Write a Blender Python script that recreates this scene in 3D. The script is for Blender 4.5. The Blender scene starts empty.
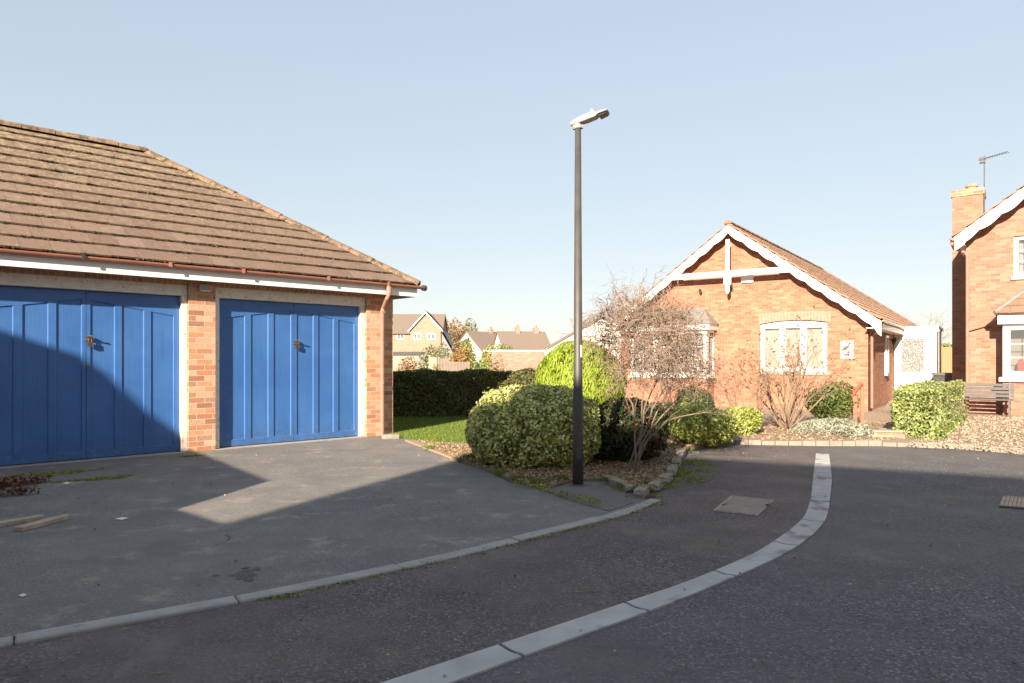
import bpy, bmesh, math, random
import numpy as np
from mathutils import Vector, Matrix
R = math.radians
SC = bpy.context.scene
COL = SC.collection
# ---------------------------------------------------------------- camera, world, sun, exposure
CAM_H, FPX = 1.35, 700.0
cd = bpy.data.cameras.new('camera'); cam = bpy.data.objects.new('camera', cd); COL.objects.link(cam)
cam.location = (0, 0, CAM_H); cam.rotation_euler = (R(90), 0, 0)
cd.sensor_width = 36; cd.lens = 36 * FPX / 1024; cd.shift_y = 18.5 / 1024
cd.clip_start = 0.05; cd.clip_end = 3000
SC.camera = cam
SUN_AZ, SUN_EL = 203.0, 22.0       # azimuth clockwise from +Y
wd = bpy.data.worlds.new('World'); SC.world = wd; wd.use_nodes = True
wn = wd.node_tree; bg = wn.nodes['Background']
sky = wn.nodes.new('ShaderNodeTexSky'); sky.sky_type = 'NISHITA'; sky.sun_disc = False
sky.sun_elevation = R(SUN_EL); sky.sun_rotation = R(SUN_AZ)
sky.altitude = 0; sky.air_density = 1.0; sky.dust_density = 0.3; sky.ozone_density = 1.0
hs = wn.nodes.new('ShaderNodeGamma'); hs.inputs[1].default_value = 0.27   # gamma flattens the sky gradient
wn.links.new(sky.outputs[0], hs.inputs['Color']); h2 = wn.nodes.new('ShaderNodeHueSaturation'); h2.inputs['Saturation'].default_value = 1.4; h2.inputs['Value'].default_value = 1.31
wn.links.new(hs.outputs[0], h2.inputs['Color']); wn.links.new(h2.outputs[0], bg.inputs[0])
bg.inputs[1].default_value = 0.15
a = R(SUN_AZ); e = R(SUN_EL)
to_sun = Vector((math.sin(a) * math.cos(e), math.cos(a) * math.cos(e), math.sin(e)))
ld = bpy.data.lights.new('sun', 'SUN'); ld.energy = 5.0; ld.angle = R(0.55); ld.color = (1.0, 0.84, 0.67)
lo = bpy.data.objects.new('sun', ld); COL.objects.link(lo)
lo.rotation_euler = (-to_sun).to_track_quat('-Z', 'Y').to_euler(); lo.location = to_sun * 60
SC.view_settings.view_transform = 'Standard'; SC.view_settings.look = 'None'
SC.view_settings.exposure = 1.5; SC.view_settings.gamma = 1.0
SC.cycles.use_denoising = True
SC.cycles.max_bounces = 6; SC.cycles.transparent_max_bounces = 6

rng = random.Random(7); npr = np.random.default_rng(11)

# ---------------------------------------------------------------- helpers
def G(px, py, h=0.0):
    z = FPX * (CAM_H - h) / (py - 360.0); return ((px - 512.0) * z / FPX, z)
def PT(px, py, Y):
    return Vector(((px - 512.0) * Y / FPX, Y, CAM_H + (360.0 - py) * Y / FPX))

class MB:
    def __init__(s): s.v = []; s.f = []
    def add(s, vs, fs):
        o = len(s.v); s.v += [tuple(p) for p in vs]; s.f += [tuple(i + o for i in f) for f in fs]; return s
    def box(s, x0, x1, y0, y1, z0, z1):
        vs = [(x, y, z) for z in (z0, z1) for y in (y0, y1) for x in (x0, x1)]
        return s.add(vs, [(0,2,3,1),(4,5,7,6),(0,1,5,4),(2,6,7,3),(0,4,6,2),(1,3,7,5)])
    def obox(s, c, ux, uy, uz):                  # oriented box: centre and half-vectors
        c = Vector(c); ux, uy, uz = Vector(ux), Vector(uy), Vector(uz)
        vs = [c + i*ux + j*uy + k*uz for k in (-1,1) for j in (-1,1) for i in (-1,1)]
        return s.add(vs, [(0,2,3,1),(4,5,7,6),(0,1,5,4),(2,6,7,3),(0,4,6,2),(1,3,7,5)])
    def beam(s, p, q, w, h):                     # rectangular bar from p to q
        p, q = Vector(p), Vector(q); d = (q - p); L = d.length; d.normalize()
        side = d.cross(Vector((0,0,1)));
        if side.length < 1e-3: side = Vector((1,0,0))
        side.normalize(); up = side.cross(d)
        return s.obox((p+q)/2, d*L/2, side*w/2, up*h/2)
    def prism_xz(s, poly, y0, y1):               # polygon in x,z extruded over y
        n = len(poly); vs = [(x, y0, z) for x, z in poly] + [(x, y1, z) for x, z in poly]
        fs = [tuple(range(n)), tuple(range(2*n-1, n-1, -1))] + [(i, i+n, (i+1) % n + n, (i+1) % n) for i in range(n)]
        return s.add(vs, fs)
    def prism_xy(s, poly, z0, z1):
        n = len(poly); vs = [(x, y, z0) for x, y in poly] + [(x, y, z1) for x, y in poly]
        fs = [tuple(range(n-1, -1, -1)), tuple(range(n, 2*n))] + [(i, (i+1) % n, (i+1) % n + n, i+n) for i in range(n)]
        return s.add(vs, fs)
    def tube(s, pts, rad, n=8, cap=True):
        pts = [Vector(p) for p in pts]; m = len(pts)
        if not isinstance(rad, (list, tuple)): rad = [rad] * m
        o = len(s.v); up = None
        for i, p in enumerate(pts):
            d = (pts[min(i+1, m-1)] - pts[max(i-1, 0)])
            if d.length < 1e-9: d = Vector((0,0,1))
            d.normalize()
            if up is None:
                up = Vector((0,0,1)) if abs(d.z) < .9 else Vector((1,0,0))
            a = d.cross(up);
            if a.length < 1e-4: a = d.cross(Vector((0.3,1,0.2)))
            a.normalize(); b = d.cross(a); up = -b if b.dot(up) < 0 else b
            up = a.cross(d)
            for k in range(n):
                t = 2*math.pi*k/n; s.v.append(tuple(p + rad[i]*(math.cos(t)*a + math.sin(t)*b)))
        for i in range(m-1):
            for k in range(n):
                k2 = (k+1) % n; s.f.append((o+i*n+k, o+i*n+k2, o+(i+1)*n+k2, o+(i+1)*n+k))
        if cap and n > 2:
            s.f.append(tuple(o+k for k in range(n-1, -1, -1))); s.f.append(tuple(o+(m-1)*n+k for k in range(n)))
        return s
    def build(s, name, mat, parent=None, smooth=False, bevel=0, loc=None, rot=0, segs=1):
        me = bpy.data.meshes.new(name); me.from_pydata(s.v, [], s.f); me.update()
        bm = bmesh.new(); bm.from_mesh(me); bmesh.ops.recalc_face_normals(bm, faces=bm.faces); bm.to_mesh(me); bm.free()
        return link(name, me, mat, parent, smooth, bevel, loc, rot, segs)

def link(name, me, mat, parent=None, smooth=False, bevel=0, loc=None, rot=0, segs=1):
    o = bpy.data.objects.new(name, me); COL.objects.link(o)
    if mat: me.materials.append(mat)
    if parent: o.parent = parent
    if loc is not None: o.location = loc
    if rot: o.rotation_euler = (0, 0, rot)
    if smooth: me.shade_smooth()
    if bevel:
        m = o.modifiers.new('bevel', 'BEVEL'); m.width = bevel; m.segments = segs; m.limit_method = 'ANGLE'
    return o
def tag(o, label=None, cat=None, group=None, kind=None):
    if label: o['label'] = label
    if cat: o['category'] = cat
    if group: o['group'] = group
    if kind: o['kind'] = kind
    return o
def thing(name, loc, rot, label, cat, group=None):
    o = bpy.data.objects.new(name, None); COL.objects.link(o); o.empty_display_size = .2
    o.location = loc; o.rotation_euler = (0, 0, rot); return tag(o, label, cat, group)
def struct(o): o['kind'] = 'structure'; return o

# local frame of a facade: front plane y = 0 faces -y, x to the right
class Frame:
    def __init__(s, ox, oy, rot):
        s.o = Vector((ox, oy)); s.r = rot; s.x = Vector((math.cos(rot), math.sin(rot))); s.y = Vector((-math.sin(rot), math.cos(rot)))
    def lx(s, px, yo=0.0):                       # local x seen at pixel column px on plane y = yo
        k = (px - 512.0) / FPX; b = s.o + s.y*yo
        return (b.x - k*b.y) / (k*s.x.y - s.x.x)
    def h(s, px, py, yo=0.0):
        x = s.lx(px, yo); z = (s.o + s.y*yo + s.x*x).y; return CAM_H + (360.0 - py) * z / FPX
    def w(s, x, y): p = s.o + s.x*x + s.y*y; return (p.x, p.y)

# ---------------------------------------------------------------- materials
def newmat(name):
    m = bpy.data.materials.new(name); m.use_nodes = True; return m, m.node_tree.nodes, m.node_tree.links, m.node_tree.nodes['Principled BSDF']
def ramp(N, cols, pos=None, const=False):
    r = N.new('ShaderNodeValToRGB'); cr = r.color_ramp
    if const: cr.interpolation = 'CONSTANT'
    n = len(cols); pos = pos or [i / max(1, n-1) for i in range(n)]
    while len(cr.elements) < n: cr.elements.new(.5)
    for el, c, p in zip(cr.elements, cols, pos): el.position = p; el.color = (*c, 1)
    return r
def mixc(N, L, fac, A, B, mode='MIX'):
    m = N.new('ShaderNodeMix'); m.data_type = 'RGBA'; m.blend_type = mode
    for sock, val in ((m.inputs[0], fac), (m.inputs[6], A), (m.inputs[7], B)):
        if isinstance(val, (int, float)): sock.default_value = val
        elif isinstance(val, tuple): sock.default_value = (*val, 1)
        else: L.new(val, sock)
    return m.outputs[2]
def noise(N, L, vec, scale, detail=4, rough=.6):
    n = N.new('ShaderNodeTexNoise'); n.inputs['Scale'].default_value = scale; n.inputs['Detail'].default_value = detail
    n.inputs['Roughness'].default_value = rough; L.new(vec, n.inputs['Vector']); return n.outputs[0]
def step(N, L, src, lo, hi):
    m = N.new('ShaderNodeMapRange'); m.inputs[1].default_value = lo; m.inputs[2].default_value = hi; L.new(src, m.inputs[0]); return m.outputs[0]
def bump(N, L, h, P, dist=.01, strength=1.0):
    b = N.new('ShaderNodeBump'); b.inputs['Distance'].default_value = dist; b.inputs['Strength'].default_value = strength
    L.new(h, b.inputs['Height']); L.new(b.outputs[0], P.inputs['Normal'])
def noisy(name, c1, c2, scale=6, rough=.8, bdist=.002, bscale=60, c3=None, s3=40, thr=(.58, .66), metal=0, spec=.5):
    m, N, L, P = newmat(name); tc = N.new('ShaderNodeTexCoord').outputs['Object']
    n = noise(N, L, tc, scale); c = mixc(N, L, step(N, L, n, .35, .65), c1, c2)
    if c3: c = mixc(N, L, step(N, L, noise(N, L, tc, s3, 3), *thr), c, c3)
    L.new(c, P.inputs['Base Color']); P.inputs['Roughness'].default_value = rough; P.inputs['Metallic'].default_value = metal
    P.inputs['Specular IOR Level'].default_value = spec
    if bdist: bump(N, L, noise(N, L, tc, bscale), P, bdist)
    return m
def brick(name, cols, mortar, bw=.235, rh=.08, mo=.011, weather=.25, roughcol=(.12,.05,.03)):
    m, N, L, P = newmat(name); T = N.new('ShaderNodeTexCoord')
    so = N.new('ShaderNodeSeparateXYZ'); L.new(T.outputs['Object'], so.inputs[0])
    sn = N.new('ShaderNodeSeparateXYZ'); L.new(T.outputs['Normal'], sn.inputs[0])
    ab = N.new('ShaderNodeMath'); ab.operation = 'ABSOLUTE'; L.new(sn.outputs[0], ab.inputs[0])
    gt = N.new('ShaderNodeMath'); gt.operation = 'GREATER_THAN'; gt.inputs[1].default_value = .5; L.new(ab.outputs[0], gt.inputs[0])
    mx = N.new('ShaderNodeMix'); L.new(gt.outputs[0], mx.inputs[0]); L.new(so.outputs[0], mx.inputs[2]); L.new(so.outputs[1], mx.inputs[3])
    cb = N.new('ShaderNodeCombineXYZ'); L.new(mx.outputs[0], cb.inputs[0]); L.new(so.outputs[2], cb.inputs[1])
    b = N.new('ShaderNodeTexBrick'); L.new(cb.outputs[0], b.inputs['Vector']); b.inputs['Scale'].default_value = 1
    b.inputs['Brick Width'].default_value = bw; b.inputs['Row Height'].default_value = rh; b.inputs['Mortar Size'].default_value = mo/2
    b.inputs['Mortar Smooth'].default_value = .3; b.inputs['Bias'].default_value = 0
    b.inputs['Color1'].default_value = (0,0,0,1); b.inputs['Color2'].default_value = (1,1,1,1); b.inputs['Mortar'].default_value = (.5,.5,.5,1)
    r = ramp(N, cols); L.new(b.outputs['Color'], r.inputs[0])
    n = noise(N, L, T.outputs['Object'], 26, 4); c = mixc(N, L, step(N, L, n, .45, .8), r.outputs[0], roughcol)
    mm = N.new('ShaderNodeMath'); mm.operation = 'MULTIPLY'
    big = noise(N, L, T.outputs['Object'], 1.1, 3)
    c2 = mixc(N, L, step(N, L, big, .35, .8), r.outputs[0], c)
    c3 = mixc(N, L, b.outputs['Fac'], c2, mortar)
    L.new(c3, P.inputs['Base Color']); P.inputs['Roughness'].default_value = .9; P.inputs['Specular IOR Level'].default_value = .25
    inv = N.new('ShaderNodeMath'); inv.operation = 'MULTIPLY_ADD'; L.new(b.outputs['Fac'], inv.inputs[0]); inv.inputs[1].default_value = -1
    L.new(noise(N, L, T.outputs['Object'], 70, 2), inv.inputs[2]); bump(N, L, inv.outputs[0], P, .006, .7)
    return m
def tilemat(name, cols, moss, lichen, mossthr=(.6, .72), lich=(.62, .7), zlo=None, zhi=None, sc=2.2):
    m, N, L, P = newmat(name); T = N.new('ShaderNodeTexCoord').outputs['Object']
    g = N.new('ShaderNodeNewGeometry'); r = ramp(N, cols); L.new(g.outputs['Random Per Island'], r.inputs[0])
    c = mixc(N, L, step(N, L, noise(N, L, T, 55, 5, .75), .4, .7), r.outputs[0], cols[-1])
    c = mixc(N, L, step(N, L, noise(N, L, T, 9, 5, .75), *mossthr), c, moss)
    f = step(N, L, noise(N, L, T, sc*5, 6, .8), *lich)
    if zlo is not None:
        so = N.new('ShaderNodeSeparateXYZ'); L.new(T, so.inputs[0]); mu = N.new('ShaderNodeMath'); mu.operation = 'MULTIPLY'
        L.new(step(N, L, so.outputs[2], zlo, zhi), mu.inputs[0]); L.new(f, mu.inputs[1]); f = mu.outputs[0]
    c = mixc(N, L, f, c, lichen)
    sp = step(N, L, noise(N, L, T, 18, 2, .5), .70, .76); c = mixc(N, L, sp, c, (.42,.38,.32))
    L.new(c, P.inputs['Base Color']); P.inputs['Roughness'].default_value = .92; P.inputs['Specular IOR Level'].default_value = .2
    bump(N, L, noise(N, L, T, 90, 4, .7), P, .006); return m
def leafmat(name, cols, pos=None, rough=.55, trans=.25, const=False):
    m, N, L, P = newmat(name); g = N.new('ShaderNodeNewGeometry'); r = ramp(N, cols, pos, const); L.new(g.outputs['Random Per Island'], r.inputs[0])
    L.new(r.outputs[0], P.inputs['Base Color']); P.inputs['Roughness'].default_value = rough; P.inputs['Specular IOR Level'].default_value = .35
    if trans:
        t = N.new('ShaderNodeBsdfTranslucent'); L.new(r.outputs[0], t.inputs[0]); mx = N.new('ShaderNodeMixShader'); mx.inputs[0].default_value = trans
        out = N['Material Output']; L.new(P.outputs[0], mx.inputs[1]); L.new(t.outputs[0], mx.inputs[2]); L.new(mx.outputs[0], out.inputs[0])
    return m
def asphalt(name, base, light, dark, tint, tscale=.35, amt=.5, stain=None):
    m, N, L, P = newmat(name); T = N.new('ShaderNodeTexCoord').outputs['Object']
    v = N.new('ShaderNodeTexVoronoi'); v.inputs['Scale'].default_value = 88; L.new(T, v.inputs['Vector'])
    sv = N.new('ShaderNodeSeparateColor'); L.new(v.outputs['Color'], sv.inputs[0])
    r = ramp(N, [dark, base, base, light], [0, .3, .8, 1.0]); L.new(sv.outputs[0], r.inputs[0])
    c = mixc(N, L, step(N, L, noise(N, L, T, tscale, 5, .6), .4, .68), r.outputs[0], tint)
    c2 = mixc(N, L, step(N, L, noise(N, L, T, 1.7, 6, .65), .35, .75), c, dark)
    c = mixc(N, L, amt, c, c2)
    if stain: c = mixc(N, L, step(N, L, noise(N, L, T, 2.6, 5, .7), .56, .75), c, stain)
    wv = N.new('ShaderNodeVectorMath'); wv.operation = 'MULTIPLY_ADD'; nn = N.new('ShaderNodeTexNoise'); nn.inputs['Scale'].default_value = 2.5; nn.inputs['Detail'].default_value = 6; L.new(T, nn.inputs['Vector'])
    L.new(nn.outputs['Color'], wv.inputs[0]); wv.inputs[1].default_value = (.5,.5,.5); L.new(T, wv.inputs[2])
    v2 = N.new('ShaderNodeTexVoronoi'); v2.feature = 'DISTANCE_TO_EDGE'; v2.inputs['Scale'].default_value = .42; L.new(wv.outputs[0], v2.inputs['Vector'])
    crk = N.new('ShaderNodeMath'); crk.operation = 'MULTIPLY'; L.new(step(N, L, v2.outputs['Distance'], .0035, .0010), crk.inputs[0]); L.new(step(N, L, noise(N, L, T, .7, 2), .60, .70), crk.inputs[1])
    c = mixc(N, L, crk.outputs[0], c, (.035,.033,.032))
    fl = step(N, L, noise(N, L, T, 38, 2, .5), .68, .74); c = mixc(N, L, fl, c, dark)
    L.new(c, P.inputs['Base Color']); P.inputs['Roughness'].default_value = .85; P.inputs['Specular IOR Level'].default_value = .3
    ad = N.new('ShaderNodeMath'); ad.operation = 'ADD'; L.new(v.outputs['Distance'], ad.inputs[0]); L.new(noise(N, L, T, 210, 2), ad.inputs[1])
    bump(N, L, ad.outputs[0], P, .004, .8); return m

m_brick = brick('orange_brick', [(.50,.23,.12),(.44,.20,.11),(.56,.33,.20),(.60,.41,.28),(.32,.15,.10),(.54,.28,.16),(.58,.37,.24)], (.52,.42,.32))
m_brick2 = brick('orange_brick_bungalow', [(.34,.135,.08),(.37,.16,.10),(.41,.195,.125),(.29,.11,.065),(.38,.17,.105),(.43,.235,.145)], (.38,.275,.195), bw=.185, rh=.062, mo=.008, roughcol=(.16,.07,.04))
m_brick3 = brick('buff_brick', [(.30,.15,.10),(.34,.18,.13),(.26,.125,.085),(.37,.215,.16),(.33,.18,.115)], (.33,.245,.18), bw=.185, rh=.062, mo=.008, roughcol=(.17,.09,.055))
m_soldier = brick('soldier_brick', [(.42,.17,.08),(.50,.23,.12),(.36,.15,.08),(.55,.28,.14)], (.50,.43,.34), bw=.08, rh=.5)
m_cream = noisy('cream_brick', (.33,.25,.19), (.27,.20,.15), 14, .9)
m_farbrick = brick('far_brick', [(.30,.19,.135),(.34,.22,.155),(.26,.16,.115)], (.5,.44,.38))
m_tile = tilemat('garage_roof_tile', [(.160,.106,.080),(.188,.128,.096),(.138,.09,.068),(.225,.158,.122)], (.10,.08,.05), (.36,.30,.17), (.54,.70), (.48,.60), 2.7, 5.2)
m_ridge = tilemat('ridge_tile', [(.22,.14,.10),(.25,.16,.115),(.28,.175,.125)], (.09,.075,.045), (.33,.26,.12), (.44,.58), (.54,.60), 3.6, 5.3)
m_btile = tilemat('bungalow_roof_tile', [(.23,.15,.105),(.27,.175,.125),(.20,.13,.09),(.30,.20,.145)], (.22,.15,.09), (.45,.36,.22))
m_fartile = tilemat('far_roof_tile', [(.185,.145,.12),(.21,.165,.135),(.165,.13,.105)], (.16,.12,.095), (.45,.36,.25))
m_lead = noisy('lead_sheet', (.17,.17,.165), (.23,.225,.215), 5, .6)
m_white = noisy('white_paint', (.66,.63,.58), (.58,.55,.50), 3, .45, .0005)
m_oldwhite = noisy('weathered_white_wood', (.76,.71,.63), (.66,.61,.54), 9, .8, .003, 40, (.34,.28,.22), 24, (.60,.70))
m_upvc = noisy('white_upvc', (.82,.81,.78), (.78,.77,.74), 3, .3, 0)
m_blue = noisy('blue_gloss_paint', (.042,.135,.35), (.055,.155,.385), 2.2, .42, .0012, 18, (.036,.115,.31), 3.5, (.5,.8))
def painted_door():
    m, N, L, P = newmat('blue_gloss_paint'); T = N.new('ShaderNodeTexCoord').outputs['Object']; s = N.new('ShaderNodeMapping'); s.inputs['Scale'].default_value = (1, 1, .07); L.new(T, s.inputs['Vector'])
    c = mixc(N, L, step(N, L, noise(N, L, T, 1.6, 5), .35, .7), (.034,.118,.335), (.050,.152,.39))
    c = mixc(N, L, step(N, L, noise(N, L, s.outputs[0], 26, 4, .7), .55, .85), c, (.030,.10,.27))
    c = mixc(N, L, step(N, L, noise(N, L, T, 6, 6, .8), .64, .72), c, (.085,.20,.42))
    so = N.new('ShaderNodeSeparateXYZ'); L.new(T, so.inputs[0]); mu = N.new('ShaderNodeMath'); mu.operation = 'MULTIPLY'
    L.new(step(N, L, so.outputs[2], .38, .03), mu.inputs[0]); L.new(step(N, L, noise(N, L, T, 14, 5, .7), .42, .68), mu.inputs[1])
    c = mixc(N, L, mu.outputs[0], c, (.060,.085,.13)); L.new(c, P.inputs['Base Color']); P.inputs['Roughness'].default_value = .42
    bump(N, L, noise(N, L, s.outputs[0], 60, 4, .7), P, .003, .6); return m
m_blue = painted_door()
m_gutter = noisy('brown_gutter_plastic', (.33,.13,.085), (.38,.17,.12), 5, .4, .0005)
m_pipe = noisy('faded_terracotta_pipe', (.33,.155,.115), (.38,.19,.14), 6, .5, .0005)
m_black = noisy('black_pole_paint', (.055,.050,.045), (.075,.068,.06), 6, .5, .0008, 40)
m_lamp = noisy('light_grey_lamp_metal', (.34,.33,.31), (.27,.26,.24), 9, .45, .0005)
m_dark = noisy('dark_plastic', (.03,.03,.032), (.05,.05,.05), 9, .4, 0)
m_steel = noisy('tarnished_steel', (.35,.33,.30), (.22,.18,.14), 30, .35, .0005, metal=.8)
m_brass = noisy('dull_brass', (.17,.13,.08), (.12,.09,.06), 30, .4, 0, metal=.7)
m_bark = noisy('pale_bark', (.16,.115,.088), (.22,.16,.125), 12, .9, .003, 60)
m_twig = noisy('pinkish_twig', (.21,.15,.11), (.31,.23,.175), 4, .9, 0)
m_bark2 = noisy('tan_twig', (.20,.135,.09), (.27,.19,.13), 4, .9, 0)
m_fartwig = noisy('far_grey_twig', (.20,.165,.14), (.26,.215,.18), 1, .9, 0)
m_glass, N, L, P = newmat('window_glass')
P.inputs['Base Color'].default_value = (.25,.27,.27,1); P.inputs['Roughness'].default_value = .05; P.inputs['Transmission Weight'].default_value = .0
P.inputs['Alpha'].default_value = .15; P.inputs['Specular IOR Level'].default_value = .6
m_blind = noisy('cream_blind', (.40,.37,.31), (.36,.33,.27), 4, .9, 0)
m_net = noisy('net_curtain', (.42,.41,.39), (.28,.28,.28), 30, .9, 0)
m_room = noisy('room_interior', (.20,.18,.16), (.26,.23,.20), 1, .9, 0)
m_obs, N, L, P = newmat('patterned_obscured_glass'); T = N.new('ShaderNodeTexCoord').outputs['Object']
v = N.new('ShaderNodeTexVoronoi'); v.inputs['Scale'].default_value = 38; L.new(T, v.inputs['Vector']); r_ = ramp(N, [(.09,.087,.083),(.16,.155,.15),(.24,.235,.225)]); L.new(v.outputs['Distance'], r_.inputs[0]); r_.color_ramp.elements[2].position = .8
L.new(r_.outputs[0], P.inputs['Base Color']); P.inputs['Roughness'].default_value = .2; bump(N, L, v.outputs['Distance'], P, .01)
m_road = asphalt('road_asphalt', (.115,.114,.118), (.28,.27,.26), (.05,.05,.055), (.15,.138,.128), .45, .5, (.17,.155,.142))
m_road_red = asphalt('reddish_tarmac', (.115,.098,.098), (.28,.245,.23), (.048,.041,.043), (.175,.142,.13), .8, .5, (.18,.15,.135))
m_drive = asphalt('driveway_asphalt', (.185,.175,.162), (.33,.31,.275), (.115,.112,.108), (.23,.212,.186), .5, .7, (.36,.31,.25))
m_patch = asphalt('patch_tarmac', (.15,.145,.135), (.24,.23,.21), (.10,.098,.09), (.18,.17,.155), .8, .5)
m_conc = noisy('kerb_concrete', (.36,.345,.325), (.28,.265,.25), 5, .88, .002, 90, (.20,.19,.17), 7, (.58,.70))
m_channel = noisy('channel_concrete', (.47,.455,.435), (.36,.35,.335), 3, .88, .002, 90, (.22,.18,.165), 2.6, (.56,.66))
m_grass_g = noisy('lawn_ground', (.09,.12,.03), (.14,.17,.045), 3, .95, .01, 40)
m_ground = noisy('field_ground', (.08,.10,.035), (.12,.12,.05), .3, .95, 0)
m_soil = noisy('leaf_strewn_soil', (.17,.115,.07), (.26,.19,.12), 8, .95, .02, 30, (.08,.10,.03), 3.3, (.55,.65))
m_gravelbed = noisy('gravel_bed', (.29,.215,.15), (.36,.275,.195), 20, .95, .02, 50, (.26,.19,.12), 34, (.55,.65))
m_path = noisy('paving_slab', (.32,.27,.21), (.37,.31,.25), 4, .9, .003, 60)
m_edge = noisy('pale_edging_stone', (.29,.25,.205), (.22,.185,.15), 8, .9, .004, 50, (.22,.22,.12), 12, (.55,.66))
m_wood = noisy('weathered_plank', (.46,.36,.27), (.34,.26,.19), 12, .85, .003, 50)
m_brownwood = noisy('brown_stained_wood', (.28,.10,.055), (.34,.13,.07), 9, .6, .001)
m_fence = noisy('orange_fence_board', (.40,.21,.10), (.33,.17,.085), 9, .85, .002)
m_oldfence = noisy('grey_fence_board', (.19,.155,.13), (.24,.195,.16), 4, .9, 0)
m_benchgrey = noisy('grey_bench_paint', (.085,.08,.076), (.11,.105,.10), 8, .6, .001)
m_moss = leafmat('moss', [(.12,.15,.02),(.24,.27,.03),(.32,.34,.06)], trans=0, rough=1)
l_var = leafmat('variegated_leaf', [(.05,.11,.03),(.14,.20,.06),(.50,.52,.14),(.64,.63,.22),(.74,.71,.36)], [0,.20,.32,.7,1], .4, .15)
l_con = leafmat('golden_conifer_spray', [(.22,.31,.03),(.30,.40,.04),(.41,.49,.07),(.14,.22,.025)], [0,.35,.7,1], .6, .3)
l_pho = leafmat('dark_shrub_leaf', [(.025,.04,.018),(.04,.065,.025),(.06,.09,.03),(.20,.03,.03)], [0,.4,.85,1], .35, .15)
l_lime = leafmat('lime_shrub_leaf', [(.13,.18,.03),(.28,.34,.06),(.44,.48,.12),(.54,.54,.22)], trans=.25)
l_mid = leafmat('mid_green_leaf', [(.05,.09,.02),(.10,.15,.04),(.17,.22,.06),(.26,.28,.08)], trans=.2)
l_dkg = leafmat('deep_green_leaf', [(.03,.055,.015),(.055,.09,.025),(.11,.14,.04)], trans=.15)
l_priv = leafmat('privet_leaf', [(.08,.13,.03),(.16,.22,.06),(.26,.33,.11),(.36,.41,.18),(.50,.48,.13)], trans=.2, rough=.35)
l_hedge = leafmat('dark_hedge_leaf', [(.05,.06,.02),(.09,.105,.03),(.15,.17,.05),(.15,.09,.04)], trans=.15)
l_silver = leafmat('silver_leaf', [(.20,.22,.14),(.32,.32,.25),(.42,.41,.34),(.16,.20,.09)], trans=.1)
l_dead = leafmat('dead_leaf', [(.26,.11,.045),(.36,.17,.075),(.42,.23,.12),(.30,.18,.10)], trans=.2)
l_litter = leafmat('litter_leaf', [(.20,.12,.06),(.34,.22,.12),(.44,.33,.20),(.26,.13,.06)], trans=0, rough=.9)
l_grass = leafmat('grass_blade', [(.08,.14,.02),(.15,.22,.035),(.25,.30,.06)], trans=.3)
l_aut = leafmat('autumn_leaf', [(.30,.12,.035),(.38,.20,.06),(.34,.25,.09),(.26,.20,.08)], trans=.2)
l_aut2 = leafmat('rusty_leaf', [(.26,.14,.06),(.31,.19,.08),(.26,.17,.08),(.23,.19,.10)], trans=.2)
l_olive = leafmat('olive_leaf', [(.16,.18,.08),(.24,.25,.12),(.32,.31,.17)], trans=.2)
l_farg = leafmat('far_green_leaf', [(.14,.20,.05),(.22,.28,.08),(.30,.34,.12)], trans=.2)
l_fary = leafmat('far_yellow_leaf', [(.24,.29,.05),(.33,.35,.08),(.38,.37,.12)], trans=.2)

# ---------------------------------------------------------------- foliage builders
def leafmesh(P_, Nn, L_, W_, jit=.7, along=None):
    n = len(P_); Nn = Nn + npr.normal(0, jit, (n, 3)); Nn /= np.linalg.norm(Nn, axis=1)[:, None] + 1e-9
    ref = npr.normal(0, 1, (n, 3)) if along is None else along + npr.normal(0, .35, (n, 3))
    t = ref - (ref*Nn).sum(1)[:, None]*Nn; t /= np.linalg.norm(t, axis=1)[:, None] + 1e-9
    b = np.cross(Nn, t); s = npr.uniform(.65, 1.3, n)[:, None]
    V = np.stack([P_ - t*L_*s/2, P_ + b*W_*s/2 - t*L_*s*.05 + Nn*W_*.12, P_ + t*L_*s/2, P_ - b*W_*s/2 - t*L_*s*.05 + Nn*W_*.12], 1)
    return V.reshape(-1, 3)
def leafobj(name, V, mat, parent=None, loc=None, rot=0):
    n = len(V)//4; me = bpy.data.meshes.new(name); me.vertices.add(4*n); me.vertices.foreach_set('co', V.astype(np.float32).ravel())
    me.loops.add(4*n); me.loops.foreach_set('vertex_index', np.arange(4*n, dtype=np.int32)); me.polygons.add(n)
    me.polygons.foreach_set('loop_start', np.arange(0, 4*n, 4, dtype=np.int32)); me.update(calc_edges=True); me.validate()
    return link(name, me, mat, parent, loc=loc, rot=rot)
def lumps(D, k=9, amp=.1, seed=0):
    g = np.random.default_rng(seed); c = g.normal(0, 1, (k, 3)); c /= np.linalg.norm(c, axis=1)[:, None]
    d = D @ c.T; return amp*(np.exp(-(1-d)*9).sum(1) - .5)
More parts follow.
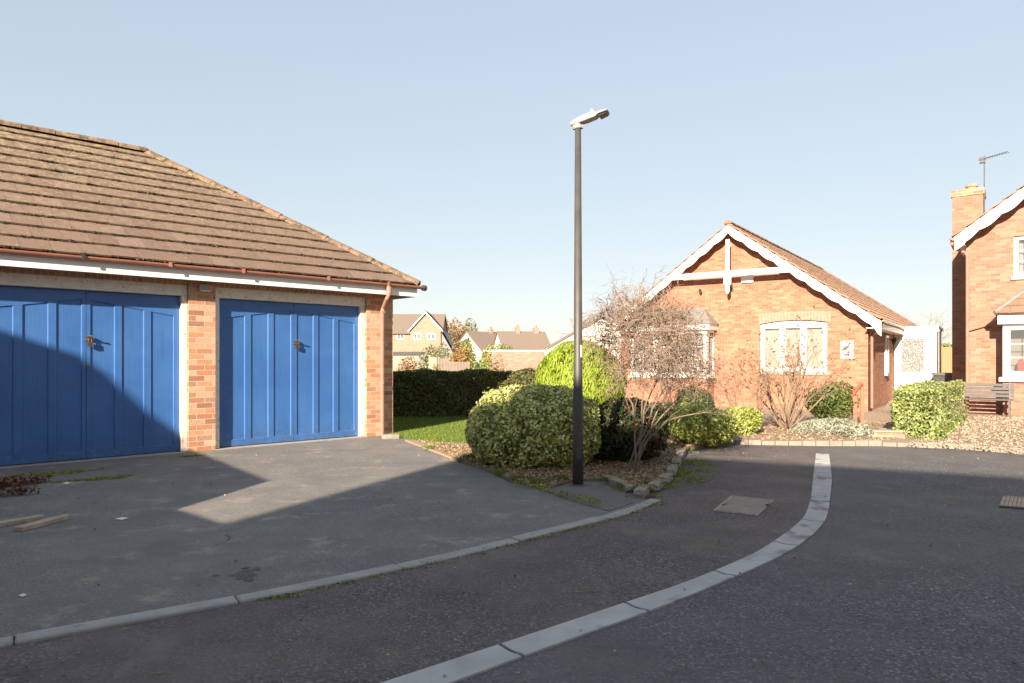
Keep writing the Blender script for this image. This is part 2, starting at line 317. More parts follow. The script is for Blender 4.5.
def dome(n, rx, ry, rz, zc, L_, W_, seed=0, amp=.1, depth=.35, flat=1.0, jit=.7, up=0, k=14, zmin=-.75, power=2.0, rough=.028):
    D = npr.normal(0, 1, (n*2, 3)); D /= np.linalg.norm(D, axis=1)[:, None]; D = D[D[:, 2] > zmin][:n]
    if flat != 1: # superellipsoid push
        m = (np.abs(D)**flat).sum(1)**(1/flat); D2 = D/m[:, None]
    else: D2 = D
    q = D*np.array([rx, ry, rz])/max(rx, .3)*1.0; s_ = seed*1.7
    f = np.sin(q[:,0]*9+s_)*np.sin(q[:,1]*8+1.3*s_)+np.sin(q[:,2]*10+s_)*np.sin(q[:,0]*13-s_)+.6*np.sin(q[:,1]*19+q[:,2]*17)*np.sin(q[:,0]*21+s_)
    r = (1 + lumps(D, k, amp, seed) + rough*f)*(1 - depth*npr.uniform(0, 1, len(D))**power)
    gap = f < -.75; r[gap] *= npr.uniform(.72, .97, gap.sum()); sh = npr.uniform(0, 1, len(D)) < .012; r[sh] *= npr.uniform(1.02, 1.10, sh.sum())
    P_ = D2*r[:, None]*np.array([rx, ry, rz]) + np.array([0, 0, zc]); P_[:, 2] = np.maximum(P_[:, 2], .02)
    al = None
    if up: al = np.array([0, 0, 1.0])*up + D
    return leafmesh(P_, D.copy(), L_, W_, jit, al)
def boxleaves(n, x0, x1, y0, y1, h, L_, W_, depth=.12, rough=.04, seed=3):
    g = np.random.default_rng(seed); sx, sy = x1-x0, y1-y0; areas = np.array([sx*h, sx*h, sy*h, sy*h, sx*sy*1.2]); c = g.choice(5, n, p=areas/areas.sum())
    u = g.uniform(0, 1, n); v = g.uniform(0, 1, n); d = depth*g.uniform(0, 1, n)**2; P_ = np.zeros((n, 3)); Nn = np.zeros((n, 3))
    for i, (fn) in enumerate([(lambda u, v, d: (x0+u*sx, y0+d, v*h), (0,-1,0)), (lambda u, v, d: (x0+u*sx, y1-d, v*h), (0,1,0)),
                 (lambda u, v, d: (x0+d, y0+u*sy, v*h), (-1,0,0)), (lambda u, v, d: (x1-d, y0+u*sy, v*h), (1,0,0)), (lambda u, v, d: (x0+u*sx, y0+v*sy, h-d), (0,0,1))]):
        k = c == i; a, b, c_ = fn[0](u[k], v[k], d[k]); P_[k, 0] = a; P_[k, 1] = b; P_[k, 2] = c_; Nn[k] = fn[1]
    P_ += Nn*(rough*(np.sin(P_[:, 0]*5.1+P_[:, 2]*6)+np.sin(P_[:, 1]*4.3-P_[:, 2]*5+1)+.6*np.sin(P_[:, 0]*13+P_[:, 1]*11+P_[:, 2]*12)))[:, None]
    P_[:, 2] = np.maximum(P_[:, 2], .02)
    return leafmesh(P_, Nn, L_, W_, .6)
def branches(mb, p, d, length, r, level, maxl, spread=.6, droop=0., wob=.25, kids=(3, 4), nseg=5, tips=None, shrink=.62, sides=5, rs=.6):
    pts = [Vector(p)]; rad = [r]; d = Vector(d).normalized(); st = length/nseg
    for i in range(nseg):
        d = (d + Vector((rng.gauss(0, wob), rng.gauss(0, wob), rng.gauss(0, wob) - droop))).normalized()
        pts.append(pts[-1] + d*st); rad.append(r*(1 - .55*(i+1)/nseg))
    for q in pts:
        if q.z < .02: q.z = .02
    mb.tube(pts, rad, sides if level == 0 else (4 if level == 1 else 3), cap=False)
    if level >= maxl:
        if tips is not None: tips.append((pts[-1], d))
        return
    for k in range(rng.randint(*kids)):
        i = rng.randint(max(1, nseg//2 - (1 if level else 0)), nseg); q = pts[i]
        a = Vector((rng.gauss(0, 1), rng.gauss(0, 1), rng.gauss(0, .7))).normalized()
        branches(mb, q, (d + a*spread).normalized(), length*shrink*rng.uniform(.75, 1.2), rad[i]*rs, level+1, maxl, spread, droop, wob, kids, nseg, tips, shrink, sides, rs)

# ---------------------------------------------------------------- wall, roof, window builders
def wall_holes(mb, x0, x1, z0, z1, y0, y1, holes):
    xs = sorted({x0, x1, *[h[0] for h in holes], *[h[1] for h in holes]}); zs = sorted({z0, z1, *[h[2] for h in holes], *[h[3] for h in holes]})
    xs = [x for x in xs if x0 <= x <= x1]; zs = [z for z in zs if z0 <= z <= z1]
    def solid(i, j):
        if i < 0 or j < 0 or i >= len(xs)-1 or j >= len(zs)-1: return False
        cx, cz = (xs[i]+xs[i+1])/2, (zs[j]+zs[j+1])/2
        return not any(h[0] < cx < h[1] and h[2] < cz < h[3] for h in holes)
    for i in range(len(xs)-1):
        for j in range(len(zs)-1):
            if not solid(i, j): continue
            a, b, c, d = xs[i], xs[i+1], zs[j], zs[j+1]
            mb.add([(a,y0,c),(b,y0,c),(b,y0,d),(a,y0,d)], [(0,1,2,3)]); mb.add([(a,y1,c),(b,y1,c),(b,y1,d),(a,y1,d)], [(3,2,1,0)])
            if not solid(i-1, j): mb.add([(a,y0,c),(a,y1,c),(a,y1,d),(a,y0,d)], [(3,2,1,0)])
            if not solid(i+1, j): mb.add([(b,y0,c),(b,y1,c),(b,y1,d),(b,y0,d)], [(0,1,2,3)])
            if not solid(i, j-1): mb.add([(a,y0,c),(b,y0,c),(b,y1,c),(a,y1,c)], [(3,2,1,0)])
            if not solid(i, j+1): mb.add([(a,y0,d),(b,y0,d),(b,y1,d),(a,y1,d)], [(0,1,2,3)])
    return mb
def raw(mb, name, mat, parent=None, **k):        # build without recalculating normals (already oriented)
    me = bpy.data.meshes.new(name); me.from_pydata(mb.v, [], mb.f); me.update(); return link(name, me, mat, parent, **k)
def tile_slope(eave0, u, v, U0, U1, V, gauge, tw, th, clips, profile=0.0, jit=.004):
    """tiles on the plane through eave0 with directions u (along the eave) and v (up the slope)"""
    u, v = Vector(u).normalized(), Vector(v).normalized(); n = u.cross(v).normalized()
    if n.z < 0: n = -n
    bm = bmesh.new(); nr = int(math.ceil(V/gauge)); e0 = Vector(eave0)
    for i in range(nr):
        v0 = i*gauge - .02; v1 = min(v0 + gauge + .05, V + .01); off = (i % 2)*tw/2
        k0 = int(math.floor((U0-off)/tw)) ; k1 = int(math.ceil((U1-off)/tw))
        for k in range(k0, k1):
            a = max(U0, off + k*tw); b = min(U1, off + (k+1)*tw) - .004
            if b - a < .02: continue
            j = rng.gauss(0, jit); jj = rng.gauss(0, jit); lift = th*1.7 + abs(rng.gauss(0, .0015)); cols = [a, b]
            if profile: cols = [a + (b-a)*t for t in (0, .12, .24, .5, .62, .74, 1)]
            prof = [0]*2 if not profile else [0, profile, 0, 0, profile, 0, 0]
            tp = []; bt = []
            for x, pz in zip(cols, prof):
                tp.append((e0 + u*x + v*(v0+j) + n*(lift+pz+jj*.3), e0 + u*x + v*v1 + n*(.004+pz)))
            vs = [bm.verts.new(p) for q in tp for p in q]
            m = len(cols)
            lo_ = [bm.verts.new(e0 + u*x + v*(v0+j) + n*(lift+pz-th+jj*.3)) for x, pz in zip(cols, prof)]
            for q in range(m-1):
                bm.faces.new((vs[2*q], vs[2*q+2], vs[2*q+3], vs[2*q+1])); bm.faces.new((lo_[q], lo_[q+1], vs[2*q+2], vs[2*q]))
            bl = [bm.verts.new(e0 + u*x + v*v1 + n*(-th)) for x in (a, b)]
            bm.faces.new((lo_[0], vs[0], vs[1], bl[0])); bm.faces.new((vs[2*m-2], lo_[-1], bl[1], vs[2*m-1])); bm.faces.new((lo_[-1], lo_[0], bl[0], bl[1]))
    for co, no in clips:
        bmesh.ops.bisect_plane(bm, geom=bm.verts[:] + bm.edges[:] + bm.faces[:], plane_co=co, plane_no=no, clear_outer=True)
    return bm
def bmobj(bm, name, mat, parent=None, **k):
    me = bpy.data.meshes.new(name); bm.to_mesh(me); bm.free(); return link(name, me, mat, parent, **k)
def ridge_caps(mb, p, q, r=.12, L=.45, flat=.8):
    p, q = Vector(p), Vector(q); d = q-p; n = max(1, int(d.length/L)); d /= n
    side = d.cross(Vector((0,0,1))).normalized(); up = side.cross(d).normalized()
    for i in range(n):
        a = p + d*i + up*rng.gauss(0, .004); b = a + d*1.03; r0, r1 = r*1.06, r*.97; vs = []
        for c, rr in ((a, r0), (b, r1)):
            for k in range(7):
                t = math.pi*k/6; vs.append(c + side*rr*math.cos(t) + up*(rr*flat*math.sin(t) - .035))
        o = len(mb.v); mb.v += [tuple(x) for x in vs]; mb.f += [(o+k, o+k+1, o+k+8, o+k+7) for k in range(6)] + [tuple(o+k for k in range(7)), tuple(o+13-k for k in range(7))]
def window(parent, x0, x1, z0, z1, yf, lights, mats=None, blind=.0, deep=.07, fw=.055, arch=0, muntins=None, curtain=None, sill=None, sillmat=None, label=None):
    """casement window: frame (> pane, blind, sill) in plane yf"""
    mb = MB(); y0, y1 = yf, yf+deep
    mb.box(x0, x0+fw, y0, y1, z0, z1); mb.box(x1-fw, x1, y0, y1, z0, z1); mb.box(x0+fw, x1-fw, y0, y1, z0, z0+fw)
    if arch:
        n = 10; top = [(x0+fw + (x1-x0-2*fw)*i/n, z1 + arch*(1-((i/n-.5)*2)**2)) for i in range(n+1)]
        mb.prism_xz([(x0+fw, z1-fw)] + [(x1-fw, z1-fw)] + top[::-1], y0, y1)
    else: mb.box(x0+fw, x1-fw, y0, y1, z1-fw, z1)
    w = (x1-x0-2*fw)/lights; pn = []
    for i in range(lights):
        a, b = x0+fw+i*w, x0+fw+(i+1)*w
        if i: mb.box(a-fw*.55, a+fw*.55, y0+.001, y1-.001, z0+fw, z1-fw)
        a2, b2 = a+(fw*.55 if i else 0), b-(fw*.55 if i < lights-1 else 0); pn.append((a2, b2)); s = fw*.6; c0, c1 = z0+fw, z1-fw
        mb.box(a2, a2+s, y0-.012, y1-.02, c0, c1); mb.box(b2-s, b2, y0-.012, y1-.02, c0, c1); mb.box(a2+s, b2-s, y0-.012, y1-.02, c0, c0+s); mb.box(a2+s, b2-s, y0-.012, y1-.02, c1-s, c1)
        if muntins:
            for k in range(1, muntins[0]): xx = a2+s+(b2-a2-2*s)*k/muntins[0]; mb.box(xx-.009, xx+.009, y0+.004, y0+.016, c0+s, c1-s)
            for k in range(1, muntins[1]): zz = c0+s+(c1-c0-2*s)*k/muntins[1]; mb.box(a2+s, b2-s, y0+.005, y0+.015, zz-.009, zz+.009)
    f = mb.build('window', m_upvc, parent)
    for (a2, b2) in pn:
        s = fw*.6; MB().box(a2+s, b2-s, y0+.02, y0+.026, z0+fw+s, z1-fw-s).build('pane', m_glass, f)
    if blind:
        MB().box(x0+fw, x1-fw, y1+.03, y1+.036, z0+fw+(z1-z0)*(1-blind), z1-.02).build('blind', m_blind, f)
    if curtain:
        mbc = MB(); n = 40
        for i in range(n):
            xa, xb = x0+fw+(x1-x0-2*fw)*i/n, x0+fw+(x1-x0-2*fw)*(i+1)/n
            ya, yb = y1+.06+.02*math.sin(i*1.3), y1+.06+.02*math.sin((i+1)*1.3); mbc.add([(xa,ya,z0),(xb,yb,z0),(xb,yb,z1),(xa,ya,z1)], [(0,1,2,3)])
        mbc.build('net_curtain', m_net, f)
    MB().box(x0+.01, x1-.01, y1+.35, y1+.36, z0-.02, z1+.02).build('room_wall', m_room, f)
    if sill: MB().box(x0-.06, x1+.06, yf-sill, yf+.03, z0-.09, z0-.001).build('sill', sillmat or m_conc, f, bevel=.006)
    return f

# ---------------------------------------------------------------- ground, road, drive
def sheet(name, pts, z, mat, th=None):
    mb = MB()
    if th is None: mb.add([(x, y, z) for x, y in pts], [tuple(range(len(pts)))])
    else: mb.prism_xy(pts, z-th, z)
    return struct(mb.build(name, mat))
struct(MB().add([(-900,-900,-.03),(900,-900,-.03),(900,1600,-.03),(-900,1600,-.03)], [(0,1,2,3)]).build('ground', m_ground))
sheet('road', [(-30,-26),(30,-26),(30,12.2),(-1,12.2),(-30,12.2)], 0, m_road)

ch_top = [(816,454),(813,479),(811,499),(805,518),(790,531),(760,552),(715,572),(677,587),(640,599),(554,628),(433,668),(387,683)]
ch_bot = [(829,454),(832,479),(830,501),(827,520),(812,537),(784,556),(734,578),(677,602),(640,616),(574,639),(460,681)]
A = [Vector((*G(*p), 0)) for p in ch_top]; B = [Vector((*G(*p), 0)) for p in ch_bot]
def extend(P_, L): d = (P_[-1]-P_[-2]).normalized(); return P_ + [P_[-1]+d*L]
def resample(P_, n):
    Ls = [0]
    for i in range(1, len(P_)): Ls.append(Ls[-1] + (P_[i]-P_[i-1]).length)
    out = []
    for k in range(n):
        s = Ls[-1]*k/(n-1); i = 0
        while i < len(P_)-2 and Ls[i+1] < s: i += 1
        out.append(P_[i].lerp(P_[i+1], (s-Ls[i])/(Ls[i+1]-Ls[i])))
    return out
def smooth(P_, it=2):
    for _ in range(it): P_ = [P_[0]] + [(P_[i-1]+P_[i]*2+P_[i+1])/4 for i in range(1, len(P_)-1)] + [P_[-1]]
    return P_
A = smooth(resample(extend(A, 3.2), 150), 10); Bn = extend(B, 3.0)
# width follows from the far line; rebuild B by nearest offset
Bs = smooth(resample(Bn, 150), 10)
# reddish tarmac strip between kerb and channel
kt = [(0,641.6),(113,621),(266,593.6),(400,565.5),(473,549),(546,531),(612,515),(636,506.5),(650,500)]
K = [Vector((*G(*p), 0)) for p in kt]; K = [K[0]+(K[0]-K[1]).normalized()*4] + K
strip = [(p.x, p.y) for p in K] + [G(676,484),G(686,470),G(694,458),G(712,450),G(740,446),G(822,447)]
strip += [(p.x, p.y) for p in A]
sheet('side_road', strip, .004, m_road_red)
def nearest(P_, q):
    best = None
    for i in range(len(P_)-1):
        d = P_[i+1]-P_[i]; t = max(0, min(1, (q-P_[i]).dot(d)/max(1e-9, d.dot(d)))); c = P_[i]+d*t
        if best is None or (c-q).length < best[0]: best = ((c-q).length, c)
    return best[1]
Bs = smooth([nearest(Bs, q) for q in A], 6)
mb = MB(); n = len(A)
cum = [0]
for i in range(1, n): cum.append(cum[-1] + (A[i]-A[i-1]).length)
prof = [(0, .016), (.12, .013), (.35, -.0), (.5, -.003+.009), (.65, 0), (.88, .013), (1, .016)]
prof = [(0,.010),(.12,.011),(.35,.006),(.5,.0045),(.65,.006),(.88,.011),(1,.010)]
for i in range(n-1):
    s0, s1 = cum[i], cum[i+1]; last = int(s0/.91) != int(s1/.91)
    p0, q0, p1, q1 = A[i], Bs[i], A[i+1], Bs[i+1]
    if last: t = .72; p1 = p0.lerp(p1, t); q1 = q0.lerp(q1, t)
    o = len(mb.v)
    for (p, q) in ((p0, q0), (p1, q1)):
        for t, z in prof: w = p.lerp(q, t); mb.v.append((w.x, w.y, z))
        mb.v.append((p.x, p.y, -.01)); mb.v.append((q.x, q.y, -.01))
    m = 9
    for k in range(6): mb.f.append((o+k, o+k+1, o+m+k+1, o+m+k))
    mb.f += [(o+7, o, o+m, o+m+7), (o+6, o+8, o+m+8, o+m+6), (o+7,o+0,o+1,o+2,o+3,o+4,o+5,o+6,o+8), (o+m+8,o+m+6,o+m+5,o+m+4,o+m+3,o+m+2,o+m+1,o+m+0,o+m+7)]
struct(mb.build('drainage_channel', m_channel))

# kerb between drive and road
def kerbline(name, pts, w, z, mat, seg=.92, gap=.008, side=1, wob=0):
    P_ = [Vector((*p, 0)) if not isinstance(p, Vector) else p for p in pts]; mb = MB(); L = 0
    tot = sum((P_[i+1]-P_[i]).length for i in range(len(P_)-1)); n = max(1, int(tot/seg))
    def at(s):
        for i in range(len(P_)-1):
            l = (P_[i+1]-P_[i]).length
            if s <= l or i == len(P_)-2: return P_[i].lerp(P_[i+1], s/l), (P_[i+1]-P_[i]).normalized()
            s -= l
    sub = 3
    for k in range(n):
        s0, s1 = tot*k/n + gap, tot*(k+1)/n; ro = []; zz = z + rng.gauss(0, .003) + rng.uniform(0, wob)
        for j in range(sub+1):
            p, d = at(s0 + (s1-s0)*j/sub); nn = Vector((-d.y, d.x, 0))*side; ro.append((p, p+nn*w))
        poly = [(a.x, a.y) for a, b in ro] + [(b.x, b.y) for a, b in ro[::-1]]
        mb.prism_xy(poly, -.05, zz)
    return struct(mb.build(name, mat, bevel=.008))
kerbline('kerb', [K[0]] + smooth(resample(K[1:], 40), 4), .11, .021, m_conc, side=-1)
GF = Frame(-2.14, 12.58, R(43.3))
# driveway
dr = [(p.x, p.y) for p in K[:-2]] + [G(612,514),G(650,504),G(640,496),G(603,479),G(540,486),G(511,484),G(481,470),G(450,461),G(410,441),G(393,437)] + [GF.w(0,.1), GF.w(-12,.1), (-14.5,-1)]
sheet('driveway', dr, .012, m_drive)
sheet('lamp_patch', [G(609,513),G(570,502),G(545,492),G(562,484),G(590,486),G(618,494),G(634,504)], .019, m_patch, .08)
# planting beds and lawn
lawn = [G(396,438),G(412,443),G(470,447),G(520,449),(4,13),(6,30),(-9,30),GF.w(0,6.5),GF.w(0,.3)]
sheet('lawn', lawn, .014, m_grass_g)
bed1 = [G(412,442),G(450,460),G(481,469),G(511,483),G(545,492),G(575,483),G(603,482),G(641,497),G(660,488),G(673,475),G(679,460),G(690,450),G(734,445),(4.1,12.6),(1.3,12.6),G(545,451),G(470,449)]
sheet('planting_bed', bed1, .045, m_soil, .08)
far = [G(690,449),G(734,444.5),G(827,446),G(880,446),G(959,449),G(1024,454.5)]
far2 = [(p[0], p[1]+.05) for p in far] + [(30, 7.5),(30,60),(1.5,60),(1.5,11.5)]
sheet('front_bed', far2, .055, m_gravelbed, .1)
kerbline('edging_kerb', [(p[0], p[1]-.012) for p in (far[0],far[1],far[2],far[3],far[4],far[5],(9.5,8.9))], .10, .062, m_edge, seg=.20, gap=.008, side=1, wob=.025)
# paved path and step beside the bungalow
path = [G(872,432,.1),G(905,436,.1),(9.2,14.5),(12.6,19.6),(13.6,21.6),(11.9,22.0),(9.1,17.2),(8.6,14.6)]
sheet('garden_path', path, .12, m_path, .1)
sheet('gravel_path', [G(405,442.5),G(470,447),G(520,456),G(452,461)], .050, m_gravelbed, .03)

# manhole cover, patch and drain
def flatthing(name, pts, z0, z1, mat, label, cat):
    c = sum((Vector(p) for p in pts), Vector((0,0)))/len(pts)
    return c, [(p[0]-c.x, p[1]-c.y) for p in pts]
pts = [G(731,496.5),G(774,501),G(757,516.5),G(713,511.5)]
c, lp = flatthing('', pts, 0, 0, None, '', '')
t = thing('manhole_cover', (c.x, c.y, .004), 0, 'concrete-filled manhole cover set in the reddish tarmac left of the channel', 'manhole cover')
MB().prism_xy(lp, -.02, .006).build('cover_frame', m_steel, t)
MB().prism_xy([(x*.95, y*.95) for x, y in lp], -.01, .009).build('cover_infill', m_edge, t)
for sx, sy in ((-.5,0),(.5,.0)):
    mb = MB(); mb.tube([(sx*.4, sy-.03, .012),(sx*.4+.05, sy+.03, .012)], .01, 5); mb.build('lifting_key_slot', m_dark, t)
pts = [G(1003,497.5),G(1046,500),G(1046,511),G(999,507.5)]
c, lp = flatthing('', pts, 0, 0, None, '', '')
t = thing('drain_grate', (c.x, c.y, 0), 0, 'rusty iron road drain grate at the right edge of the road', 'drain')
MB().prism_xy(lp, -.02, .008).build('grate_frame', m_dark, t)
mb = MB(); P0, P1, P2, P3 = [Vector((*q, 0)) for q in lp]
m_rust = noisy('rusty_cast_iron', (.26,.20,.16), (.36,.27,.20), 30, .6, .001, metal=.2)
for i in range(11):
    f = (i+.5)/11; a_, b_ = P0.lerp(P1, f), P3.lerp(P2, f); mb.beam(a_.lerp(b_,.04)+Vector((0,0,.012)), a_.lerp(b_,.96)+Vector((0,0,.012)), .026, .012)
for f in (.05,.5,.95): mb.beam(P0.lerp(P3, f)+Vector((0,0,.014)), P1.lerp(P2, f)+Vector((0,0,.014)), .03, .012)
mb.build('grate_bar', m_rust, t)

# ---------------------------------------------------------------- the garage block
g = thing('garage', (-2.14, 12.58, 0), R(43.3), 'low brick garage block with two blue double doors and a hipped brown tiled roof', 'garage')
xr, xl = GF.lx(360, .07), GF.lx(219, .07); xro, xlo = GF.lx(366.5), GF.lx(215.5)
yr = GF.lx(181, .07); yc = GF.lx(85, .12); yl = 2*yc - yr; yro, ylo = GF.lx(188.5), yl - .10
DT, LT, WT = 2.285, 2.445, 2.56
mb = MB(); wall_holes(mb, -12, 0, 0, LT, 0, .22, [(xlo, xro, -1, LT), (ylo, yro, -1, LT)])
wall_holes(mb, -12, 0, 0, WT, 6.3, 6.5, []); mb.add([(0,0,0),(0,6.5,0),(0,6.5,WT),(0,0,WT)], [(0,1,2,3)]); mb.add([(-12,0,0),(-12,6.5,0),(-12,6.5,WT),(-12,0,WT)], [(3,2,1,0)])
raw(mb, 'wall', m_brick, g)
MB().box(-12, 0, 0, .22, LT, WT).build('soldier_course', m_soldier, g)
for (a0, a1, b0, b1) in ((xlo, xl, xr, xro), (ylo, yl, yr, yro)):
    mb = MB(); mb.box(a0, a1, .05, .16, .02, DT); mb.box(b0, b1, .05, .16, .02, DT); mb.box(a0, b1, .035, .16, DT, LT)
    mb.build('door_frame', m_oldwhite, g, bevel=.006)
    MB().box(a0, b1, -.05, .25, .0, .018).build('threshold', m_conc, g)
def door_leaf(x0, x1, z0, z1, y, mirror, lock):
    """leaf with three tall recessed panels whose heads climb toward the meeting stile"""
    W = x1-x0; st = [(0, .058), (.339, .417), (.648, .72), (.962, 1.0)] if not mirror else [(0, .039), (.289, .362), (.601, .677), (.938, 1.0)]
    rail = .095; zt = lambda x: z1 - ((.30 - .19*x) if not mirror else (.11 + .19*x))
    mb = MB(); f = []; be, dp = .009, .014; yb = y+.045
    X = lambda t: x0 + W*t
    def q(pts): mb.add(pts, [tuple(range(len(pts)))])
    for (a_, b_) in st: q([(X(a_), y, z0), (X(b_), y, z0), (X(b_), y, z1), (X(a_), y, z1)])
    for i in range(3):
        a_, b_ = X(st[i][1]), X(st[i+1][0]); ta, tb = zt(st[i][1]), zt(st[i+1][0]); zb = z0+rail
        if not mirror and i == 2: tb += .01
        q([(a_, y, z0), (b_, y, z0), (b_, y, zb), (a_, y, zb)]); q([(a_, y, ta), (b_, y, tb), (b_, y, z1), (a_, y, z1)])
        o = [(a_, y, zb), (b_, y, zb), (b_, y, tb), (a_, y, ta)]; n_ = [(a_+be, y+dp, zb+be), (b_-be, y+dp, zb+be), (b_-be, y+dp, tb-be), (a_+be, y+dp, ta-be)]
        for k in range(4): q([o[k], o[(k+1) % 4], n_[(k+1) % 4], n_[k]])
        q(n_)
    q([(x0,y,z0),(x0,yb,z0),(x0,yb,z1),(x0,y,z1)][::-1]); q([(x1,y,z0),(x1,yb,z0),(x1,yb,z1),(x1,y,z1)])
    q([(x0,y,z1),(x1,y,z1),(x1,yb,z1),(x0,yb,z1)]); q([(x0,y,z0),(x1,y,z0),(x1,yb,z0),(x0,yb,z0)][::-1]); q([(x0,yb,z0),(x1,yb,z0),(x1,yb,z1),(x0,yb,z1)][::-1])
    lf = raw(mb, 'door_leaf', m_blue, g)
    if lock:
        zl = 1.63; xx = x0+.035
        hp = MB(); hp.box(xx-.055, xx+.05, y-.012, y-.001, zl-.02, zl+.03); hp.box(xx-.01, xx+.05, y-.03, y-.012, zl-.015, zl+.025)
        hp.tube([(xx-.03,y-.015,zl+.035),(xx-.03,y-.075,zl+.04),(xx+.02,y-.085,zl+.04)], .011, 6); hp.build('hasp', m_steel, lf)
        pk = MB(); pk.box(xx-.03, xx+.03, y-.05, y-.022, zl-.10, zl-.035); pk.tube([(xx-.018,y-.036,zl-.035),(xx-.018,y-.036,zl),(xx,y-.036,zl+.014),(xx+.018,y-.036,zl),(xx+.018,y-.036,zl-.035)], .006, 6)
        pk.build('padlock', m_brass, lf)
        if lock == 2:
            k = MB(); k.box(xx-.035, xx-.005, y-.006, y-.001, zl-.40, zl-.35); k.build('keyhole_plate', m_brass, lf)
    return lf
for (a_, b_, lk) in ((xl, xr, 1), (yl, yr, 2)):
    mid = a_ + (b_-a_)*.506
    door_leaf(a_+.006, mid-.003, .03, DT-.008, .125, False, 0); door_leaf(mid+.003, b_-.006, .03, DT-.008, .125, True, lk)
MB().box(-12, 0, .28, .30, 0, 2.5).build('inner_lining', m_dark, g)
# roof
rr = 3.55; RISE = 2.44; tp = math.atan(RISE/rr); ez = 2.70; ex = .36; ey = -.30; ylast = ey+2*rr; xL = -12.4
cs, sn = math.cos(tp), math.sin(tp); SL = rr/cs
roof = MB(); rid0, rid1 = (ex-rr, ey+rr, ez+RISE), (xL+rr, ey+rr, ez+RISE); dz = .035
c_ = [(ex,ey,ez-dz),(ex,ylast,ez-dz),(xL,ylast,ez-dz),(xL,ey,ez-dz),(rid0[0],rid0[1],rid0[2]-dz),(rid1[0],rid1[1],rid1[2]-dz)]
roof.add(c_, [(3,0,4,5),(0,1,4),(1,2,5,4),(2,3,5),(0,3,2,1)]); rf = roof.build('roof', m_dark, g)
h1 = Vector((1,1,0)).normalized(); 
bm = tile_slope((ex, ey, ez), (1,0,0), (0,cs,sn), xL-ex, 0, SL, .335, .33, .024, [(Vector((ex,ey,0)), Vector((1,1,0))), (Vector((xL,ey,0)), Vector((-1,1,0)))])
bmobj(bm, 'roof_tiles', m_tile, rf)
bm = tile_slope((ex, ey, ez), (0,1,0), (-cs,0,sn), 0, 2*rr, SL, .335, .33, .024, [(Vector((ex,ey,0)), Vector((-1,-1,0))), (Vector((ex,ylast,0)), Vector((-1,1,0)))])
bmobj(bm, 'roof_tiles', m_tile, rf)
bm = tile_slope((ex, ylast, ez), (1,0,0), (0,-cs,sn), xL-ex, 0, SL, .335, .33, .024, [(Vector((ex,ylast,0)), Vector((1,-1,0))), (Vector((xL,ylast,0)), Vector((-1,-1,0)))])
bmobj(bm, 'roof_tiles', m_tile, rf)
mb = MB(); up = Vector((0,0,.018)); ridge_caps(mb, Vector(rid0)+up, Vector(rid1)+up, .125)
mb.build('ridge_tiles', m_ridge, rf)
mb = MB(); ridge_caps(mb, Vector((ex,ey,ez))+up, Vector(rid0)+up, .115); ridge_caps(mb, Vector((ex,ylast,ez))+up, Vector(rid0)+up, .115); mb.build('hip_tiles', m_ridge, rf)
# moss tufts along the tile butts
mv = []
for i in range(13):
    for k in range(100):
        if rng.random() < .30: continue
        x = rng.uniform(-8.5, .2); s = i*.335 - .015
        if x > ex - s*cs - .2: continue
        nr_ = rng.uniform(.012,.036); s -= .012; c0 = np.array([x, ey+s*cs-sn*nr_, ez+s*sn+cs*nr_]); m_ = rng.randint(3, 10)
        mv.append(c0 + npr.normal(0, 1, (m_, 3))*np.array([.035, .007, .007]))
mv = np.concatenate(mv); leafobj('roof_moss', leafmesh(mv, npr.normal(0,1,(len(mv),3)), .030, .024), leafmat('dark_roof_moss', [(.025,.028,.012),(.05,.05,.02),(.10,.09,.035)], trans=0), rf)
mb = MB(); mb.box(xL+.05, ex-.02, ey+.03, ey+.052, 2.485, 2.66); mb.box(ex-.042, ex-.02, ey+.055, ylast-.03, 2.485, 2.66); mb.build('fascia', m_upvc, g, bevel=.004)
MB().box(xL+.1, ex-.045, ey+.055, 0.0, 2.560, 2.572).build('soffit', m_white, g)
def gutter(mb, p, q, r=.055, n=8):
    p, q = Vector(p), Vector(q); d = (q-p).normalized(); s = d.cross(Vector((0,0,1))); o = len(mb.v)
    for c in (p, q):
        for rr_ in (r, r-.006):
            for k in range(n+1): t = math.pi*k/n; mb.v.append(tuple(c + s*rr_*math.cos(t) - Vector((0,0,rr_*math.sin(t)))))
    m = n+1
    for k in range(n): mb.f += [(o+k, o+k+1, o+2*m+k+1, o+2*m+k), (o+m+k, o+m+k+1, o+3*m+k+1, o+3*m+k)]
    for e_ in (0, 2*m):
        for k in range(n): mb.f.append((o+e_+k, o+e_+k+1, o+e_+m+k+1, o+e_+m+k))
    mb.f += [(o, o+m, o+3*m, o+2*m), (o+n, o+m+n, o+3*m+n, o+2*m+n)]
mb = MB(); gutter(mb, (xL, ey-.022, 2.685), (ex+.10, ey-.022, 2.675), .050)
mb.build('gutter', m_gutter, g)
mb = MB(); mb.tube([(ex+.06, ey-.022, 2.650),(ex+.125, ey-.022, 2.650)], .053, 10); mb.build('gutter_end', m_dark, g)
for px in (83, 170, 243, 328, 388):
    x = GF.lx(px, ey-.05); mb = MB(); mb.box(x-.02, x+.02, ey-.085, ey-.073, 2.634, 2.70); mb.build('gutter_bracket', m_gutter if px != 83 else m_dark, g)
xp = GF.lx(389, ey-.03); xq = GF.lx(381.5, -.05)
mb = MB(); mb.tube([(xp, ey-.03, 2.63),(xp, ey-.03, 2.48),(xp-.02, ey, 2.42),(xq+.02, -.08, 2.27),(xq, -.075, 2.20),(xq, -.075, .04)], .036, 10)
for z in (2.12, .95): mb.tube([(xq, -.075, z-.03),(xq, -.075, z+.03)], .043, 10)
mb.tube([(xp, ey-.03, 2.50),(xp, ey-.03, 2.64)], .046, 10)
